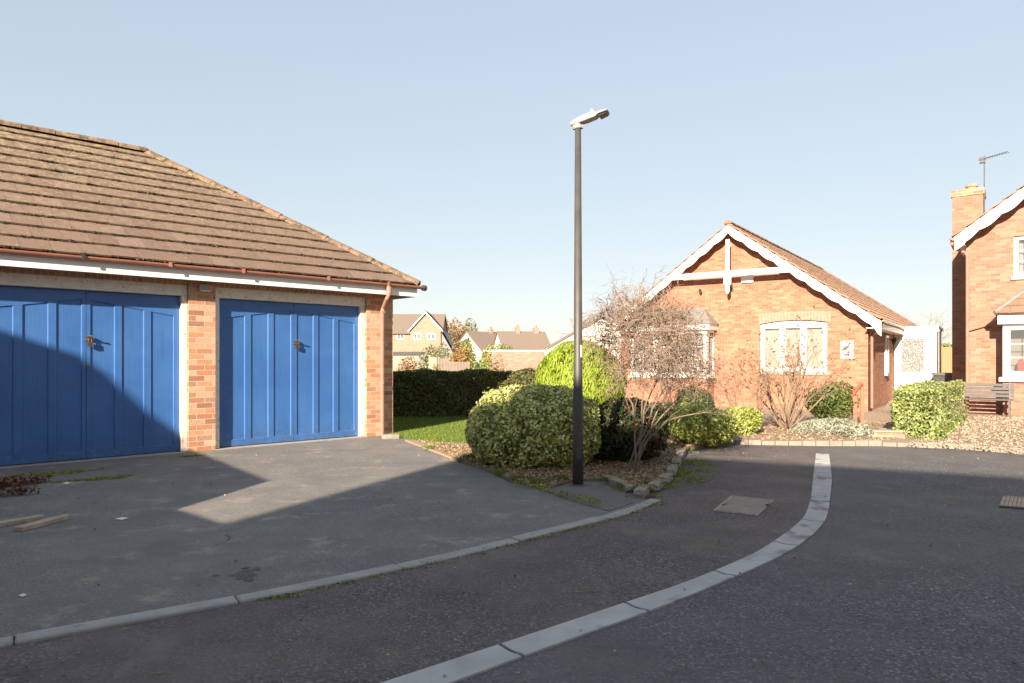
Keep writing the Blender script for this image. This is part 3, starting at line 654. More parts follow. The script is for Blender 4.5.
mb.build('downpipe', m_pipe, g, smooth=False)
# wall light on the pillar
x0 = GF.lx(200.5, -.07); x1 = GF.lx(212, -.07); z0, z1 = GF.h(206, 291.5, -.07), GF.h(206, 284.5, -.07)
mb = MB().box(x0, x1, -.06, 0, z0, z1); wl = mb.build('wall_light', m_white, g, bevel=.012); MB().box(x0+.015, x1-.015, -.068, -.061, z0+.02, z1-.012).build('lens', m_lamp, wl)

# ---------------------------------------------------------------- the bungalow
BF = Frame(8.9, 17.5, R(-35))
b = thing('bungalow', (8.9, 17.5, 0), R(-35), 'single-storey orange brick bungalow with white scalloped bargeboards and a tiled gable roof', 'house')
APX, APZ, SLP = -3.4, 5.07, .735
rz = lambda x: APZ - SLP*abs(x-APX)
BW, EZ = 6.8, 2.22
wx0, wx1 = BF.lx(760), BF.lx(827); wz1 = BF.h(795, 323.5); wz0 = BF.h(790, 371.5)
bay1 = BF.lx(707, -.6); bay0 = bay1 - 2.3
mb = MB(); wall_holes(mb, -BW, 0, 0, 2.44, 0, .25, [(wx0, wx1, wz0, 2.44), (bay0+.1, bay1-.1, .9, 2.2)])
und = lambda x: rz(x) - .10
mb.prism_xz([(-BW, 2.44), (0, 2.44), (0, und(0)), (APX, und(APX)), (-BW, und(-BW))], 0, .25)
bw = raw(mb, 'wall', m_brick2, b)
mb = MB(); mb.add([(0,0,0),(0,13,0),(0,13,und(0)),(0,0,und(0))], [(0,1,2,3)]); mb.add([(-BW,0,0),(-BW,13,0),(-BW,13,2.4),(-BW,0,2.4)], [(3,2,1,0)]); mb.add([(-BW,13,0),(0,13,0),(0,13,2.4),(-BW,13,2.4)], [(3,2,1,0)])
raw(mb, 'side_wall', m_brick2, b)
# arched cream header
mb = MB(); n = 22; ax0, ax1 = wx0-.03, wx1+.10; ar = .09
for i in range(n):
    a_, c2 = ax0+(ax1-ax0)*i/n+.004, ax0+(ax1-ax0)*(i+1)/n-.004; zz = lambda x: wz1 + ar*(1-((x-ax0)/(ax1-ax0)*2-1)**2)
    top = .235
    mb.prism_xz([(a_, zz(a_)+.002), (c2, zz(c2)+.002), (c2, zz(c2)*.5+(wz1+ar)*.5+top), (a_, zz(a_)*.5+(wz1+ar)*.5+top)], -.008, .12)
mb.build('window_arch', m_cream, b)
wn_ = window(b, wx0, wx1, wz0, wz1, .06, 3, blind=.96, arch=ar*.9, fw=.07, sill=.10)
# gable timbers
yb = -.36
def barge(name, side):
    pts_t, pts_b = [], []; L = 3.74; n = 150; foot = .30
    for i in range(n+1):
        t = i/n; x = APX + side*L*t; zt = rz(x) - .03; s = t*L/.797      # length along slope
        ph = (s/.50) % 1.0; sc = .038*abs(math.sin(math.pi*ph))
        d_ = .165 + sc + .09*min(1, max(0, (t-.93)/.05))
        pts_t.append((x, zt)); pts_b.append((x, zt - d_/.8))
    if side < 0: pass
    return MB().prism_xz(pts_t + pts_b[::-1], yb, yb+.03).build(name, m_upvc, b)
barge('bargeboard', 1); barge('bargeboard', -1)
cbz = BF.h(730, 273.5, yb); hx = (rz(0)-cbz)/SLP
hw = (rz(APX)-cbz)/SLP
MB().box(APX-hw+.22, APX+hw-.22, yb-.012, yb+.02-.002, cbz-.075, cbz+.075).build('collar_beam', m_upvc, b)
kb = BF.h(726, 293, yb)
kp = MB(); kp.box(APX-.05, APX+.05, yb-.03, yb-.013, kb+.10, APZ-.42); kp.prism_xz([(APX-.05,kb+.10),(APX+.05,kb+.10),(APX+.05,kb+.04),(APX,kb-.04),(APX-.05,kb+.04)], yb-.03, yb-.013); kp.build('king_post', m_upvc, b)
MB().box(APX-.10, APX+.10, yb-.05, yb-.031, cbz-.30, cbz-.095).build('finial_block', m_upvc, b)
# roof
RL, RH = 11.96, 3.7
cs, sn = 1/math.hypot(1, SLP), SLP/math.hypot(1, SLP); Ls = RH/cs; yB = yb + RL + RH
rm = MB(); e0, e1 = APX+RH, APX-RH; ze = rz(e0)
rm.add([(e0,yb+.02,ze-.03),(APX,yb+.02,APZ-.03),(e1,yb+.02,ze-.03),(e0,yB,ze-.03),(e1,yB,ze-.03),(APX,yb+RL,APZ-.03),
        (e0,yb+.02,ze-.09),(APX,yb+.02,APZ-.09),(e1,yb+.02,ze-.09),(e0,yB,ze-.09),(e1,yB,ze-.09),(APX,yb+RL,APZ-.09)],
       [(0,1,5,3),(1,2,4,5),(3,5,4),(6,9,11,7),(7,11,10,8),(9,10,11),(0,6,7,1),(1,7,8,2),(0,3,9,6),(2,8,10,4),(3,4,10,9)])
rf = rm.build('roof', noisy('verge_mortar', (.50,.31,.19), (.58,.38,.25), 10, .9, .003), b)
bm = tile_slope((e0, yb, ze), (0,1,0), (-cs,0,sn), 0, RL+RH, Ls, .30, .30, .022, [(Vector((e0,yB,0)), Vector((-1,1,0)))], profile=.02)
bmobj(bm, 'roof_tiles', m_btile, rf)
bm = tile_slope((e1, yb, ze), (0,1,0), (cs,0,sn), 0, RL+RH, Ls, .30, .30, .022, [(Vector((e1,yB,0)), Vector((1,1,0)))])
bmobj(bm, 'roof_tiles', m_btile, rf)
bm = tile_slope((e1, yB, ze), (1,0,0), (0,-cs,sn), 0, 2*RH, Ls, .30, .30, .022, [(Vector((e0,yB,0)), Vector((1,-1,0))), (Vector((e1,yB,0)), Vector((-1,-1,0)))])
bmobj(bm, 'roof_tiles', m_btile, rf)
mb = MB(); ridge_caps(mb, (APX, yb-.01, APZ+.05), (APX, yb+RL, APZ+.05), .11); mb.build('ridge_tiles', m_btile, rf)
mb = MB(); ridge_caps(mb, (e0, yB, ze+.05), (APX, yb+RL, APZ+.05), .10); ridge_caps(mb, (e1, yB, ze+.05), (APX, yb+RL, APZ+.05), .10); mb.build('hip_tiles', m_btile, rf)
mb = MB(); mb.box(.255, .285, yb+.035, 4.6, 2.13, 2.33); mb.build('fascia', m_upvc, b)
MB().box(0.002, .254, yb+.035, 4.6, 2.13, 2.15).build('soffit', m_upvc, b)
mb = MB(); gutter(mb, (.34, yb+.02, 2.34), (.34, 4.6, 2.33), .055); mb.build('gutter', m_upvc, b)
mb = MB(); mb.tube([(.34, yb+.30, 2.30),(.33, yb+.30, 2.22),(.08, .16, 1.98),(.065, .16, 1.9),(.065, .16, .14)], .034, 8); mb.build('downpipe', m_pipe, b)
# side window and lamp on the flank
sw = MB(); sw.box(.001, .05, 3.0, 3.06, .98, 2.05); sw.box(.001, .05, 3.5, 3.56, .98, 2.05); sw.box(.001,.05,3.06,3.5,.98,1.04); sw.box(.001,.05,3.06,3.5,1.99,2.05); sw = sw.build('side_window', m_upvc, b); MB().box(.004,.02,3.06,3.5,1.04,1.99).build('pane', m_obs, sw)
MB().box(0, .09, 2.96, 3.6, .90, .975).build('side_window_sill', m_conc, b)
mb = MB(); mb.tube([(.0,4.1,1.95),(.10,4.1,1.95)], .02, 6); mb.tube([(.13,4.1,1.80),(.13,4.1,1.86),(.13,4.1,1.98),(.13,4.1,2.02)], [.04,.075,.075,.03], 8); mb.build('porch_lamp', m_dark, b)
# alarm box, small camera, plaque
x0, x1 = BF.lx(741, -.05), BF.lx(753.5, -.05); MB().box(x0, x1, -.07, -.001, BF.h(747, 283), BF.h(747, 275)).build('alarm_box', m_upvc, b, bevel=.02)
x0 = BF.lx(700, -.05); z0 = BF.h(700, 290); mb = MB(); mb.tube([(x0,0,z0),(x0,-.08,z0),(x0+.03,-.14,z0-.03)], .025, 6); mb.tube([(x0+.02,-.11,z0-.01),(x0+.05,-.2,z0-.05)], .04, 8); mb.build('floodlight', m_dark, b)
x0 = BF.lx(729, -.05); z0 = BF.h(729, 285); MB().box(x0-.03, x0+.09, -.12, -.001, z0-.07, z0+.05).build('sensor', m_lamp, b, bevel=.02)
x0, x1 = BF.lx(840.5, -.02), BF.lx(853.5, -.02); z0, z1 = BF.h(847, 358.5), BF.h(847, 341)
pl = MB().box(x0, x1, -.022, -.001, z0, z1).build('house_plaque', m_upvc, b, bevel=.004)
W, H = x1-x0, z1-z0
BS = 1.3
bird = [(.13,.50),(.20,.44),(.30,.52),(.42,.50),(.55,.58),(.66,.66),(.66,.78),(.78,.80),(.88,.84),(.76,.88),(.68,.94),(.60,.90),(.58,.80),(.50,.74),(.34,.72),(.22,.62),(.14,.56)]
mb = MB(); mb.prism_xz([(x0+W*(.5+(u_-.5)*1.08), z0+H*(.66+(v_-.68)*1.12)) for u_, v_ in bird], -.026, -.0225)
mb.box(x0+W*.26, x0+W*.29, -.026, -.0225, z0+H*.34, z0+H*.50); mb.box(x0+W*.40, x0+W*.43, -.026, -.0225, z0+H*.36, z0+H*.51); mb.box(x0+W*.20,x0+W*.36,-.026,-.0225,z0+H*.31,z0+H*.335)
mb.build('bird_motif', noisy('plaque_grey', (.09,.075,.06),(.13,.11,.09), 20), pl)
def seg(mb, x, z, w, h, s, y0=-.026, y1=-.0225, t=.012):
    S = {'a':(x,x+w,z+h-t,z+h),'d':(x,x+w,z,z+t),'g':(x,x+w,z+h/2-t/2,z+h/2+t/2),'f':(x,x+t,z+h/2,z+h),'b':(x+w-t,x+w,z+h/2,z+h),'e':(x,x+t,z,z+h/2),'c':(x+w-t,x+w,z,z+h/2)}
    for k in s: p = S[k]; mb.box(p[0], p[1], y0, y1, p[2], p[3])
m_num = noisy('number_grey', (.16,.16,.17),(.2,.2,.21), 20)
for dx_, sg in ((.18,'abged'),(.44,'abc')):
    mb = MB(); seg(mb, x0+W*dx_, z0+H*.07, W*.19, H*.2, sg, t=.022); mb.build('house_number', m_num, pl)
# bay window at the left of the gable
bz1 = 2.18
mb = MB(); mb.box(bay0, bay1, -.6, 0, 0, .84); mb.build('bay_wall', m_brick2, b)
f1 = window(b, bay0, bay1, .90, bz1, -.6, 3, fw=.06, muntins=(2,3), curtain=1)
mb = MB()
for xx in (bay0, bay1-.06):
    mb = MB(); mb.box(xx, xx+.06, -.525, -.46, .9, bz1); mb.box(xx, xx+.06, -.07, -.001, .9, bz1); mb.box(xx, xx+.06, -.46, -.07, .9, .96); mb.box(xx, xx+.06, -.46, -.07, bz1-.06, bz1); f2 = mb.build('bay_flank', m_upvc, b)
MB().box(bay1-.035, bay1-.028, -.46, -.07, .96, bz1-.06).build('pane', m_glass, f2)
MB().box(bay0-.05, bay1+.05, -.66, 0, .84, .898).build('bay_sill', m_upvc, b, bevel=.01)
MB().box(bay0-.10, bay1+.10, -.72, -.001, bz1+.002, bz1+.16).build('bay_fascia', m_upvc, b)
mb = MB(); q0, q1 = bay0-.14, bay1+.14; zt = bz1+.165; za = zt+.50
mb.add([(q0,-.76,zt),(q1,-.76,zt),(q1,0,zt),(q0,0,zt),(q0+.42,-.02,za),(q1-.42,-.02,za)], [(0,1,5,4),(1,2,5),(3,0,4),(0,3,2,1),(2,3,4,5)]); mb.build('bay_roof', m_lead, b)
# porch
PX0, PX1, PY, PZ = .02, 1.14, 5.0, 2.28
pc = MB()
fr = .10
pc.box(PX0, PX0+.09, PY, PY+.06, .12, PZ); pc.box(PX1-.12, PX1, PY, PY+.06, .12, PZ); pc.box(PX0+.09, PX1-.12, PY, PY+.06, PZ-.14, PZ)
gx0, gx1 = PX0+.09+.10, PX1-.12-.20
pc.box(PX0+.09, gx0, PY-.01, PY+.05, .12, PZ-.14); pc.box(gx1, PX1-.12, PY-.01, PY+.05, .12, PZ-.14); pc.box(gx0, gx1, PY-.01, PY+.05, .12, .98); pc.box(gx0, gx1, PY-.01, PY+.05, 2.0, PZ-.14)
porch = pc.build('porch', m_upvc, b)
MB().box(gx0, gx1, PY+.012, PY+.03, .98, 2.0).build('obscured_pane', m_obs, porch)
MB().box(PX0-.0, PX1+.05, PY-.06, PY+2.2, PZ+.002, PZ+.09).build('porch_roof', m_upvc, porch)
MB().box(PX1-.06, PX1, PY+.062, PY+2.1, .12, PZ).build('porch_side', m_upvc, porch)
MB().box(PX0+.2, PX1-.3, PY-.022, PY-.011, .30, .72).build('door_panel', m_upvc, porch, bevel=.01)
MB().box(gx1+.05, gx1+.08, PY-.05, PY-.011, 1.0, 1.14).build('door_handle', m_steel, porch)
mb = MB(); mb.tube([(PX1+.07, PY-.03, PZ-.02),(PX1+.07, PY-.03, .12)], .035, 8); mb.box(PX1+.02, PX1+.14, PY-.1, PY+.05, PZ-.1, PZ); mb.build('porch_downpipe', m_lamp, porch)

# ---------------------------------------------------------------- the two-storey house at the right edge
HF = Frame(10.38, 16.0, R(-37))
h = thing('brick_house', (11.285, 17.4, -.118), R(-37), 'two-storey buff brick house at the right edge with chimney, bay window and scalloped white bargeboard', 'house')
HW = 7.0; hap = 3.5; hrz = lambda x: 4.30 + .735*(x if x < hap else HW - x)
ux0, ux1 = HF.lx(1014), HF.lx(1060); uz1, uz0 = HF.h(1016, 236), HF.h(1016, 276)
h.scale = (1.0875,)*3
hb0 = HF.lx(1003, -.6); hb1 = hb0+2.4
mb = MB(); wall_holes(mb, 0, HW, 0, 4.22, 0, .25, [(ux0, ux1, uz0, uz1), (hb0+.1, hb1-.1, .9, 2.1)])
mb.prism_xz([(0,4.22),(HW,4.22),(HW, hrz(HW)-.06),(hap, hrz(hap)-.08),(0, hrz(0)-.06)], 0, .25)
raw(mb, 'wall', m_brick3, h)
mb = MB(); mb.add([(0,0,0),(0,9,0),(0,9,4.2),(0,0,4.2)], [(3,2,1,0)]); mb.add([(HW,0,0),(HW,9,0),(HW,9,4.2),(HW,0,4.2)], [(0,1,2,3)]); mb.add([(0,9,0),(HW,9,0),(HW,9,4.2),(0,9,4.2)], [(3,2,1,0)])
raw(mb, 'side_wall', m_brick3, h)
mb = MB(); mb.box(-.44, -.001, 2.0, 2.75, 0, 4.4); mb.build('chimney_breast', m_brick3, h)
ch = MB().box(-.44, .22, 2.0, 2.75, 4.402, 5.50).build('chimney', m_brick3, h)
mb = MB(); mb.box(-.465, .245, 1.975, 2.775, 5.502, 5.66); mb.build('chimney_cap', m_brick, ch)
mb = MB(); mb.tube([(-.04,2.35,5.66),(-.04,2.35,5.76),(-.04,2.35,5.77),(-.04,2.35,5.82)], [.13,.11,.14,.14], 12); mb.build('chimney_pot', noisy('terracotta', (.50,.22,.12),(.58,.28,.16), 9), ch)
mb = MB(); mb.tube([(.24,2.05,4.9),(.24,2.05,6.45)], .014, 6); mb.tube([(.12,2.05,6.36),(.72,1.82,6.41)], .010, 5); mb.box(.14,.26,2.0,2.1,6.28,6.42)
for i in range(13):
    f = i/12; p = Vector((.16+.56*f, 2.04-.21*f, 6.363+.046*f)); mb.tube([p+Vector((-.03,-.10,0)), p+Vector((.03,.10,0))], .006, 4)
mb.build('tv_aerial', m_benchgrey, ch)
yb2 = -.40
pts_t, pts_b = [], []; n = 120
def hbarge(side):
    pt, pb = [], []
    for i in range(n+1):
        t = i/n; x = hap + side*(hap+.19)*t; z = 4.30 + .735*(hap-abs(x-hap)) - .03; s = t*(hap+.19)/.806; scp = .045*abs(math.sin(math.pi*((s/.50) % 1)))
        d_ = .185+scp if t < .95 else .26
        pt.append((x, z)); pb.append((x, z-d_/.8))
    MB().prism_xz(pt+pb[::-1], yb2, yb2+.03).build('bargeboard', m_upvc, h)
hbarge(-1); hbarge(1)
rm = MB(); zz0 = 4.30-.735*.23
A_ = [(-.23, zz0), (hap, hrz(hap)), (HW+.23, zz0)]
vs = [(x, y, z+dz_) for dz_ in (-.03, -.09) for y in (yb2+.01, 9.3) for x, z in A_]
rm.add(vs, [(0,1,4,3),(1,2,5,4),(6,9,10,7),(7,10,11,8),(0,6,7,1),(1,7,8,2),(3,4,10,9),(4,5,11,10),(0,3,9,6),(2,8,11,5)])
rf = rm.build('roof', bpy.data.materials['verge_mortar'], h); l2 = math.hypot(hap+.23, .735*(hap+.23)); k_ = 1/math.hypot(1,.735)
bmobj(tile_slope((-.23, yb2, zz0), (0,1,0), (k_,0,.735*k_), 0, 9.7, l2, .30, .30, .022, []), 'roof_tiles', m_btile, rf)
bmobj(tile_slope((HW+.23, yb2, zz0), (0,1,0), (-k_,0,.735*k_), 0, 9.7, l2, .30, .30, .022, []), 'roof_tiles', m_btile, rf)
mb = MB(); ridge_caps(mb, (hap, yb2, hrz(hap)+.05), (hap, 9.3, hrz(hap)+.05), .11); mb.build('ridge_tiles', m_btile, rf)
MB().box(-.19, -.001, yb2+.04, 1.98, 3.95, 3.97).build('soffit', m_upvc, h)
MB().box(-.19, -.17, yb2+.04, 1.98, 3.972, 4.09).build('fascia', m_upvc, h)
mb = MB(); gutter(mb, (-.245, yb2+.0, 4.11), (-.245, 1.98, 4.10), .05); mb.build('gutter', m_dark, h)
mb = MB(); mb.tube([(-.245, yb2+.1, 4.06),(-.245, yb2+.1, 3.98),(-.22,-.14,3.90),(-.02,-.06,3.80),(.03,-.06,3.72),(.03,-.06,.16)], .034, 8)
mb.build('downpipe', m_pipe, h)
mb = MB(); mb.tube([(.03,-.06,2.02),(.42,-.07,2.14),(hb0-.12,-.10,2.27)], .026, 8); mb.build('waste_pipe', m_pipe, h)
window(h, ux0, ux1, uz0, uz1, .06, 2, muntins=(2,3), curtain=1, sill=.10, sillmat=m_conc)
MB().box(hb0, hb1, -.6, 0, 0, .88).build('bay_wall', m_brick3, h)
wf = window(h, hb0, hb1, .98, 2.12, -.6, 3, fw=.08, muntins=(2,3), curtain=0)
mb = MB(); x0 = HF.lx(1021, -.5); mb.tube([(x0,-.42,.98),(x0,-.42,1.16),(x0,-.42,1.28),(x0,-.42,1.36)], [.05,.06,.07,.03], 8); mb.build('red_ornament', noisy('red_glaze', (.55,.05,.05),(.6,.08,.07), 5, .3, 0), wf)
MB().box(hb0, hb0+.07, -.525, -.001, .98, 2.12).build('bay_flank', m_upvc, h)
MB().box(hb0-.07, hb1+.07, -.68, -.001, .882, .978).build('bay_sill', m_upvc, h, bevel=.01)
MB().box(hb0-.09, hb1+.09, -.72, -.001, 2.122, 2.32).build('bay_fascia', m_upvc, h)
bm_ = MB(); q0, q1 = hb0-.14, hb1+.14
bm_.add([(q0,-.78,2.325),(q1,-.78,2.325),(q1,0,2.325),(q0,0,2.325),(q0+.55,-.02,2.85),(q1-.55,-.02,2.85)], [(0,1,5,4),(1,2,5),(3,0,4),(0,3,2,1),(2,3,4,5)]); br = bm_.build('bay_roof', m_btile, h)
s_ = Vector((0, .76, .525)); Ls2 = s_.length
hn = Vector((.76, -.55, 0))
bmobj(tile_slope((q0, -.78, 2.345), (1,0,0), s_, 0, q1-q0, Ls2, .30, .28, .02, [(Vector((q0,-.78,0)), Vector((-.76,.55,0))), (Vector((q1,-.78,0)), Vector((.76,.55,0)))]), 'roof_tiles', m_btile, br)
mb = MB(); mb.tube([(q0,-.78,2.37),(q0+.55,-.02,2.90)], .045, 6); mb.tube([(q0+.5,-.03,2.88),(q1-.5,-.03,2.88)], .05, 6); mb.build('lead_flashing', m_lead, br)

# ---------------------------------------------------------------- neighbouring buildings behind the viewpoint (their shadows fall over the close; the last is added to block sky)
SR, SD = Vector((.9205,-.3907)), Vector((.3907,.9205))
def us(u, s): p = SR*u + SD*s; return (p.x, p.y)
def simple_house(name, org, rot, L, D, eave, ridge, label, wall, tile, cat='house', over=.3, wins=(), col=None, chim=None, group=None):
    """gabled house: origin = front-left corner, front faces local -y, ridge along local x"""
    t = thing(name, (*org, 0), rot, label, cat, group); mb = MB(); p = (ridge-eave)/(D/2)
    mb.add([(0,0,0),(L,0,0),(L,0,eave),(0,0,eave)], [(0,1,2,3)]); mb.add([(0,D,0),(L,D,0),(L,D,eave),(0,D,eave)], [(3,2,1,0)])
    for x in (0, L): mb.add([(x,0,0),(x,D,0),(x,D,eave),(x,D/2,ridge-.05),(x,0,eave)], [(0,1,2,3,4)])
    raw(mb, 'wall', wall, t)
    mb = MB(); x0, x1 = -over*.6, L+over*.6; e = eave-over*p
    mb.add([(x0,-over,e),(x1,-over,e),(x1,D/2,ridge),(x0,D/2,ridge),(x1,D+over,e),(x0,D+over,e)]+[(x0,-over,e-.1),(x1,-over,e-.1),(x1,D/2,ridge-.1),(x0,D/2,ridge-.1),(x1,D+over,e-.1),(x0,D+over,e-.1)],
           [(0,1,2,3),(3,2,4,5),(6,9,8,7),(9,11,10,8),(0,6,7,1),(4,10,11,5),(0,3,9,6),(3,5,11,9),(1,7,8,2),(2,8,10,4)])
    rf = mb.build('roof', tile, t)
    for (wx, wz, ww, wh) in wins:
        mb = MB(); mb.box(wx, wx+ww, -.05, -.002, wz, wz+.06); mb.box(wx, wx+ww, -.05, -.002, wz+wh-.06, wz+wh); mb.box(wx, wx+.06, -.05, -.002, wz+.06, wz+wh-.06); mb.box(wx+ww-.06, wx+ww, -.05, -.002, wz+.06, wz+wh-.06); mb.box(wx+ww/2-.03, wx+ww/2+.03, -.05, -.002, wz+.06, wz+wh-.06)
        w = mb.build('window', m_upvc, t); MB().box(wx+.06, wx+ww-.06, -.03, -.004, wz+.06, wz+wh-.06).build('pane', m_farglass, w)
    for (cx, cw, chh) in (chim or ()):
        c = MB().box(cx, cx+cw, D/2-.35, D/2+.35, ridge-.5, ridge+chh).build('chimney', m_farbrick, rf)
        q = MB(); q.tube([(cx+cw/2, D/2, ridge+chh+.001),(cx+cw/2, D/2, ridge+chh+.3)], .13, 8); q.build('chimney_pot', m_pipe, c)
    return t
m_farglass = noisy('far_window_glass', (.10,.13,.16), (.16,.20,.24), 1, .15, 0)
eB = (SR - SD*.045).normalized(); rB = math.atan2(eB.y, eB.x); pB = Vector(us(-4.17, -10)); nB = Vector((-eB.y, eB.x))
oB = pB + nB*3.5        # the side nearest the camera
t = simple_house('unseen_house', tuple(pB - nB*3.5), rB, 14, 7, 5.0, 8.08, 'large two-storey house standing behind the viewpoint across the road', m_brick3, m_btile, over=.25, chim=[(.77, .98, .46)])
pC = Vector(us(-20.7, -9)); rC = math.atan2(SR.y, SR.x)
t = simple_house('unseen_house', tuple(pC), rC, 12.0-.34, 6, 4.3, 6.40, 'two-storey house left of the viewpoint with an added side block shaping its shadow', m_brick, m_btile, over=.2)
mb = MB(); mb.prism_xz([(11.66,0),(12.34,0),(12.34,5.46),(12.1,5.68),(11.92,5.98),(11.84,6.11),(11.66,6.11)], 2.5, 3.5); mb.build('chimney_breast', m_brick, t)  # block added to curve this house's shadow edge on the garage door
p1, p2 = Vector(us(-8.3, (3.09-2.6)/.404)), Vector(us(-5.495, -.35)); ax = (p2-p1); L = ax.length; rot = math.atan2(ax.y, ax.x)
t = thing('flat_roofed_garage', (p1.x, p1.y, 0), rot, 'flat-roofed brick garage beside the drive, left of the viewpoint', 'garage')
MB().box(0, L, -2.4, 0, 0, 2.45).build('wall', m_brick, t); MB().prism_xz([(L+.001,0),(L+.33,0),(L+.33,2.08),(L+.001,2.6)], -.3, 0).build('shadow_wedge', m_brick, t); MB().box(-.03, L+.0, -2.45, .03, 2.452, 2.60).build('flat_roof', m_lead, t)  # wedge added at the end wall to slant its cast shadow edge
p1, p2 = Vector(us(-5.25, .17)), Vector(us(-3.9, -.27)); ax = (p2-p1); L = ax.length
t = thing('garden_wall', (p1.x, p1.y, 0), math.atan2(ax.y, ax.x), 'head-high brick garden wall with flat coping left of the viewpoint', 'wall')
MB().box(0, L, -.2, 0, 0, 1.73).build('wall', m_brick, t); MB().box(-.02, L+.02, -.24, .03, 1.732, 1.80).build('coping', m_conc, t)

t = simple_house('unseen_house', (9.2, -7.0), R(90), 9, 7, 5.0, 7.6, 'unseen two-storey house added right of the viewpoint to cut sky light', m_brick3, m_btile, over=.25)  # added out of view to block sky light filling the shade
t.location = (16.5, -7.0, 0)
# ---------------------------------------------------------------- street lamp
lx_, ly_ = G(578, 487)
t = thing('street_lamp', (lx_, ly_, .02), 0, 'tall black street lamp post with a pale angled head beside the variegated bush', 'street lamp')
mb = MB(); mb.tube([(0,0,0),(0,0,.55),(0,0,.95),(0,0,1.0),(0,0,3.80)], [.058,.057,.056,.049,.033], 20); mb.build('pole', m_black, t, smooth=True)
mb = MB(); mb.tube([(0,0,0),(0,0,.012)], .085, 20); mb.build('base_collar', m_patch, t)
mb = MB(); 
for k in range(5):
    a0, a1 = R(-62+k*8), R(-62+(k+1)*8); r_ = .0475
    mb.add([(r_*math.cos(a0), r_*math.sin(a0), 1.36),(r_*math.cos(a1), r_*math.sin(a1), 1.36),(r_*math.cos(a1)*.97, r_*math.sin(a1)*.97, 1.49),(r_*math.cos(a0)*.97, r_*math.sin(a0)*.97, 1.49)], [(0,1,2,3)])
mb.build('number_label', m_upvc, t)
mb = MB()
for k in range(5): pass
dr_ = MB(); dr_.box(-.022,.022,-.0595,-.050,.28,.62); dr_.build('access_door', m_black, t, bevel=.003)
hd = Vector((.93, -.37, 0)); hs_ = Vector((.37, .93, 0)); upv = Vector((0,0,1)); tilt = R(13)
ux = (hd*math.cos(tilt) + upv*math.sin(tilt)); uz = (upv*math.cos(tilt) - hd*math.sin(tilt))
def HP(a, b, c): return Vector((0,0,3.86)) + ux*a + hs_*b + uz*c
def frus(mb, st):   # list of (a, halfwidth, zlow, zhigh)
    o = len(mb.v)
    for a_, w_, l_, h_ in st: mb.v += [tuple(HP(a_, -w_, l_)), tuple(HP(a_, w_, l_)), tuple(HP(a_, w_*.8, h_)), tuple(HP(a_, -w_*.8, h_))]
    for i in range(len(st)-1):
        for k in range(4): mb.f.append((o+4*i+k, o+4*i+(k+1) % 4, o+4*i+4+(k+1) % 4, o+4*i+4+k))
    mb.f += [(o,o+1,o+2,o+3), tuple(o+4*(len(st)-1)+k for k in (3,2,1,0))]
mb = MB(); frus(mb, [(-.085,.03,-.012,.012),(-.05,.045,-.025,.028),(.10,.062,-.03,.042),(.20,.06,-.026,.036),(.215,.05,-.02,.026)]); hdm = mb.build('lamp_head', m_lamp, t, bevel=.006)
mb = MB(); frus(mb, [(.20,.045,-.015,.014),(.24,.075,-.014,.016),(.335,.07,-.012,.012)]); mb.build('light_housing', m_lamp, hdm, bevel=.004)
mb = MB(); frus(mb, [(.235,.062,-.040,-.0145),(.325,.058,-.030,-.0125)]); mb.build('lens', m_dark, hdm)
mb = MB(); mb.tube([HP(.17,0,.036), HP(.17,0,.075)], .022, 10); mb.build('photocell', m_lamp, hdm)
mb = MB(); mb.tube([(0,0,3.79),(0,0,3.85)], .045, 12); mb.tube([(-.055,0,3.80),(.05,0,3.815)], .028, 8); mb.build('bracket', m_lamp, t)

# ---------------------------------------------------------------- bushes beside the lamp
def bush(name, loc, label, V, mat, stem=None, cat='shrub', group=None, rot=0, stemmat=None):
    t = thing(name, loc, rot, label, cat, group); leafobj('foliage', V, mat, t)
    if stem is None:
        mb = MB(); s = stem or .5
        for k in range(9):
            branches(mb, (rng.gauss(0,.06), rng.gauss(0,.06), -.02), (rng.gauss(0,.5), rng.gauss(0,.5), 1), float(V[:,2].max())*.55, .014, 0, 2, .7, 0, .15, (2,3), 4)
        mb.build('stem', stemmat or m_bark, t)
    return t
bush('variegated_bush', (.26, 9.05, .0), 'big rounded cream-and-green variegated bush behind the lamp post', dome(38000, .84, .78, .515, .45, .048, .028, 4, .10, .30, 2.6, .75, zmin=-1), l_var)
bush('golden_conifer', (1.13, 11.5, .05), 'clipped bright lime-yellow dome conifer behind the lamp post', dome(32000, .67, .64, .62, .90, .085, .018, 9, .06, .22, 2.2, .35, up=2.2, k=40, zmin=-.8, rough=.012), l_con)
bush('dark_shrub', (1.50, 9.15, .05), 'low dark green shrub with red young leaves at the foot of the bare tangled shrub', dome(9000, .50, .42, .42, .38, .06, .026, 12, .12, .45, 2.4, .8, zmin=-1), l_pho)
# bare tangled shrub
t = thing('bare_shrub', (*G(632,471,.045), .045), 0, 'tall tangled leafless shrub with weeping pinkish twigs beside the conifer', 'shrub')
st_ = MB(); tips = []
lx0 = G(632,471,.045)
for k in range(7):
    a = R(360*k/7 + 20); sp = .26 if k % 2 else .12
    branches(st_, (.05*math.cos(a), .04*math.sin(a), -.02), (math.cos(a)*sp+.14, math.sin(a)*sp+.05, 1), 1.30, .014, 0, 1, .5, -.02, .19, (4, 5), 8, tips, .42, 6, .5)
st_.build('stem', m_bark, t)
tw = MB()
for (p, d) in tips:
    if p.z < 1.05: continue
    for k in range(12):
        q = p + Vector((rng.gauss(0,.10), rng.gauss(0,.10), rng.gauss(0,.12)))
        branches(tw, q, (rng.gauss(0,1), rng.gauss(0,1), rng.gauss(.25,.8)), rng.uniform(.18,.38), .0046, 1, 2, .9, .10, .45, (3,4), 6, None, .65, 3, .7)
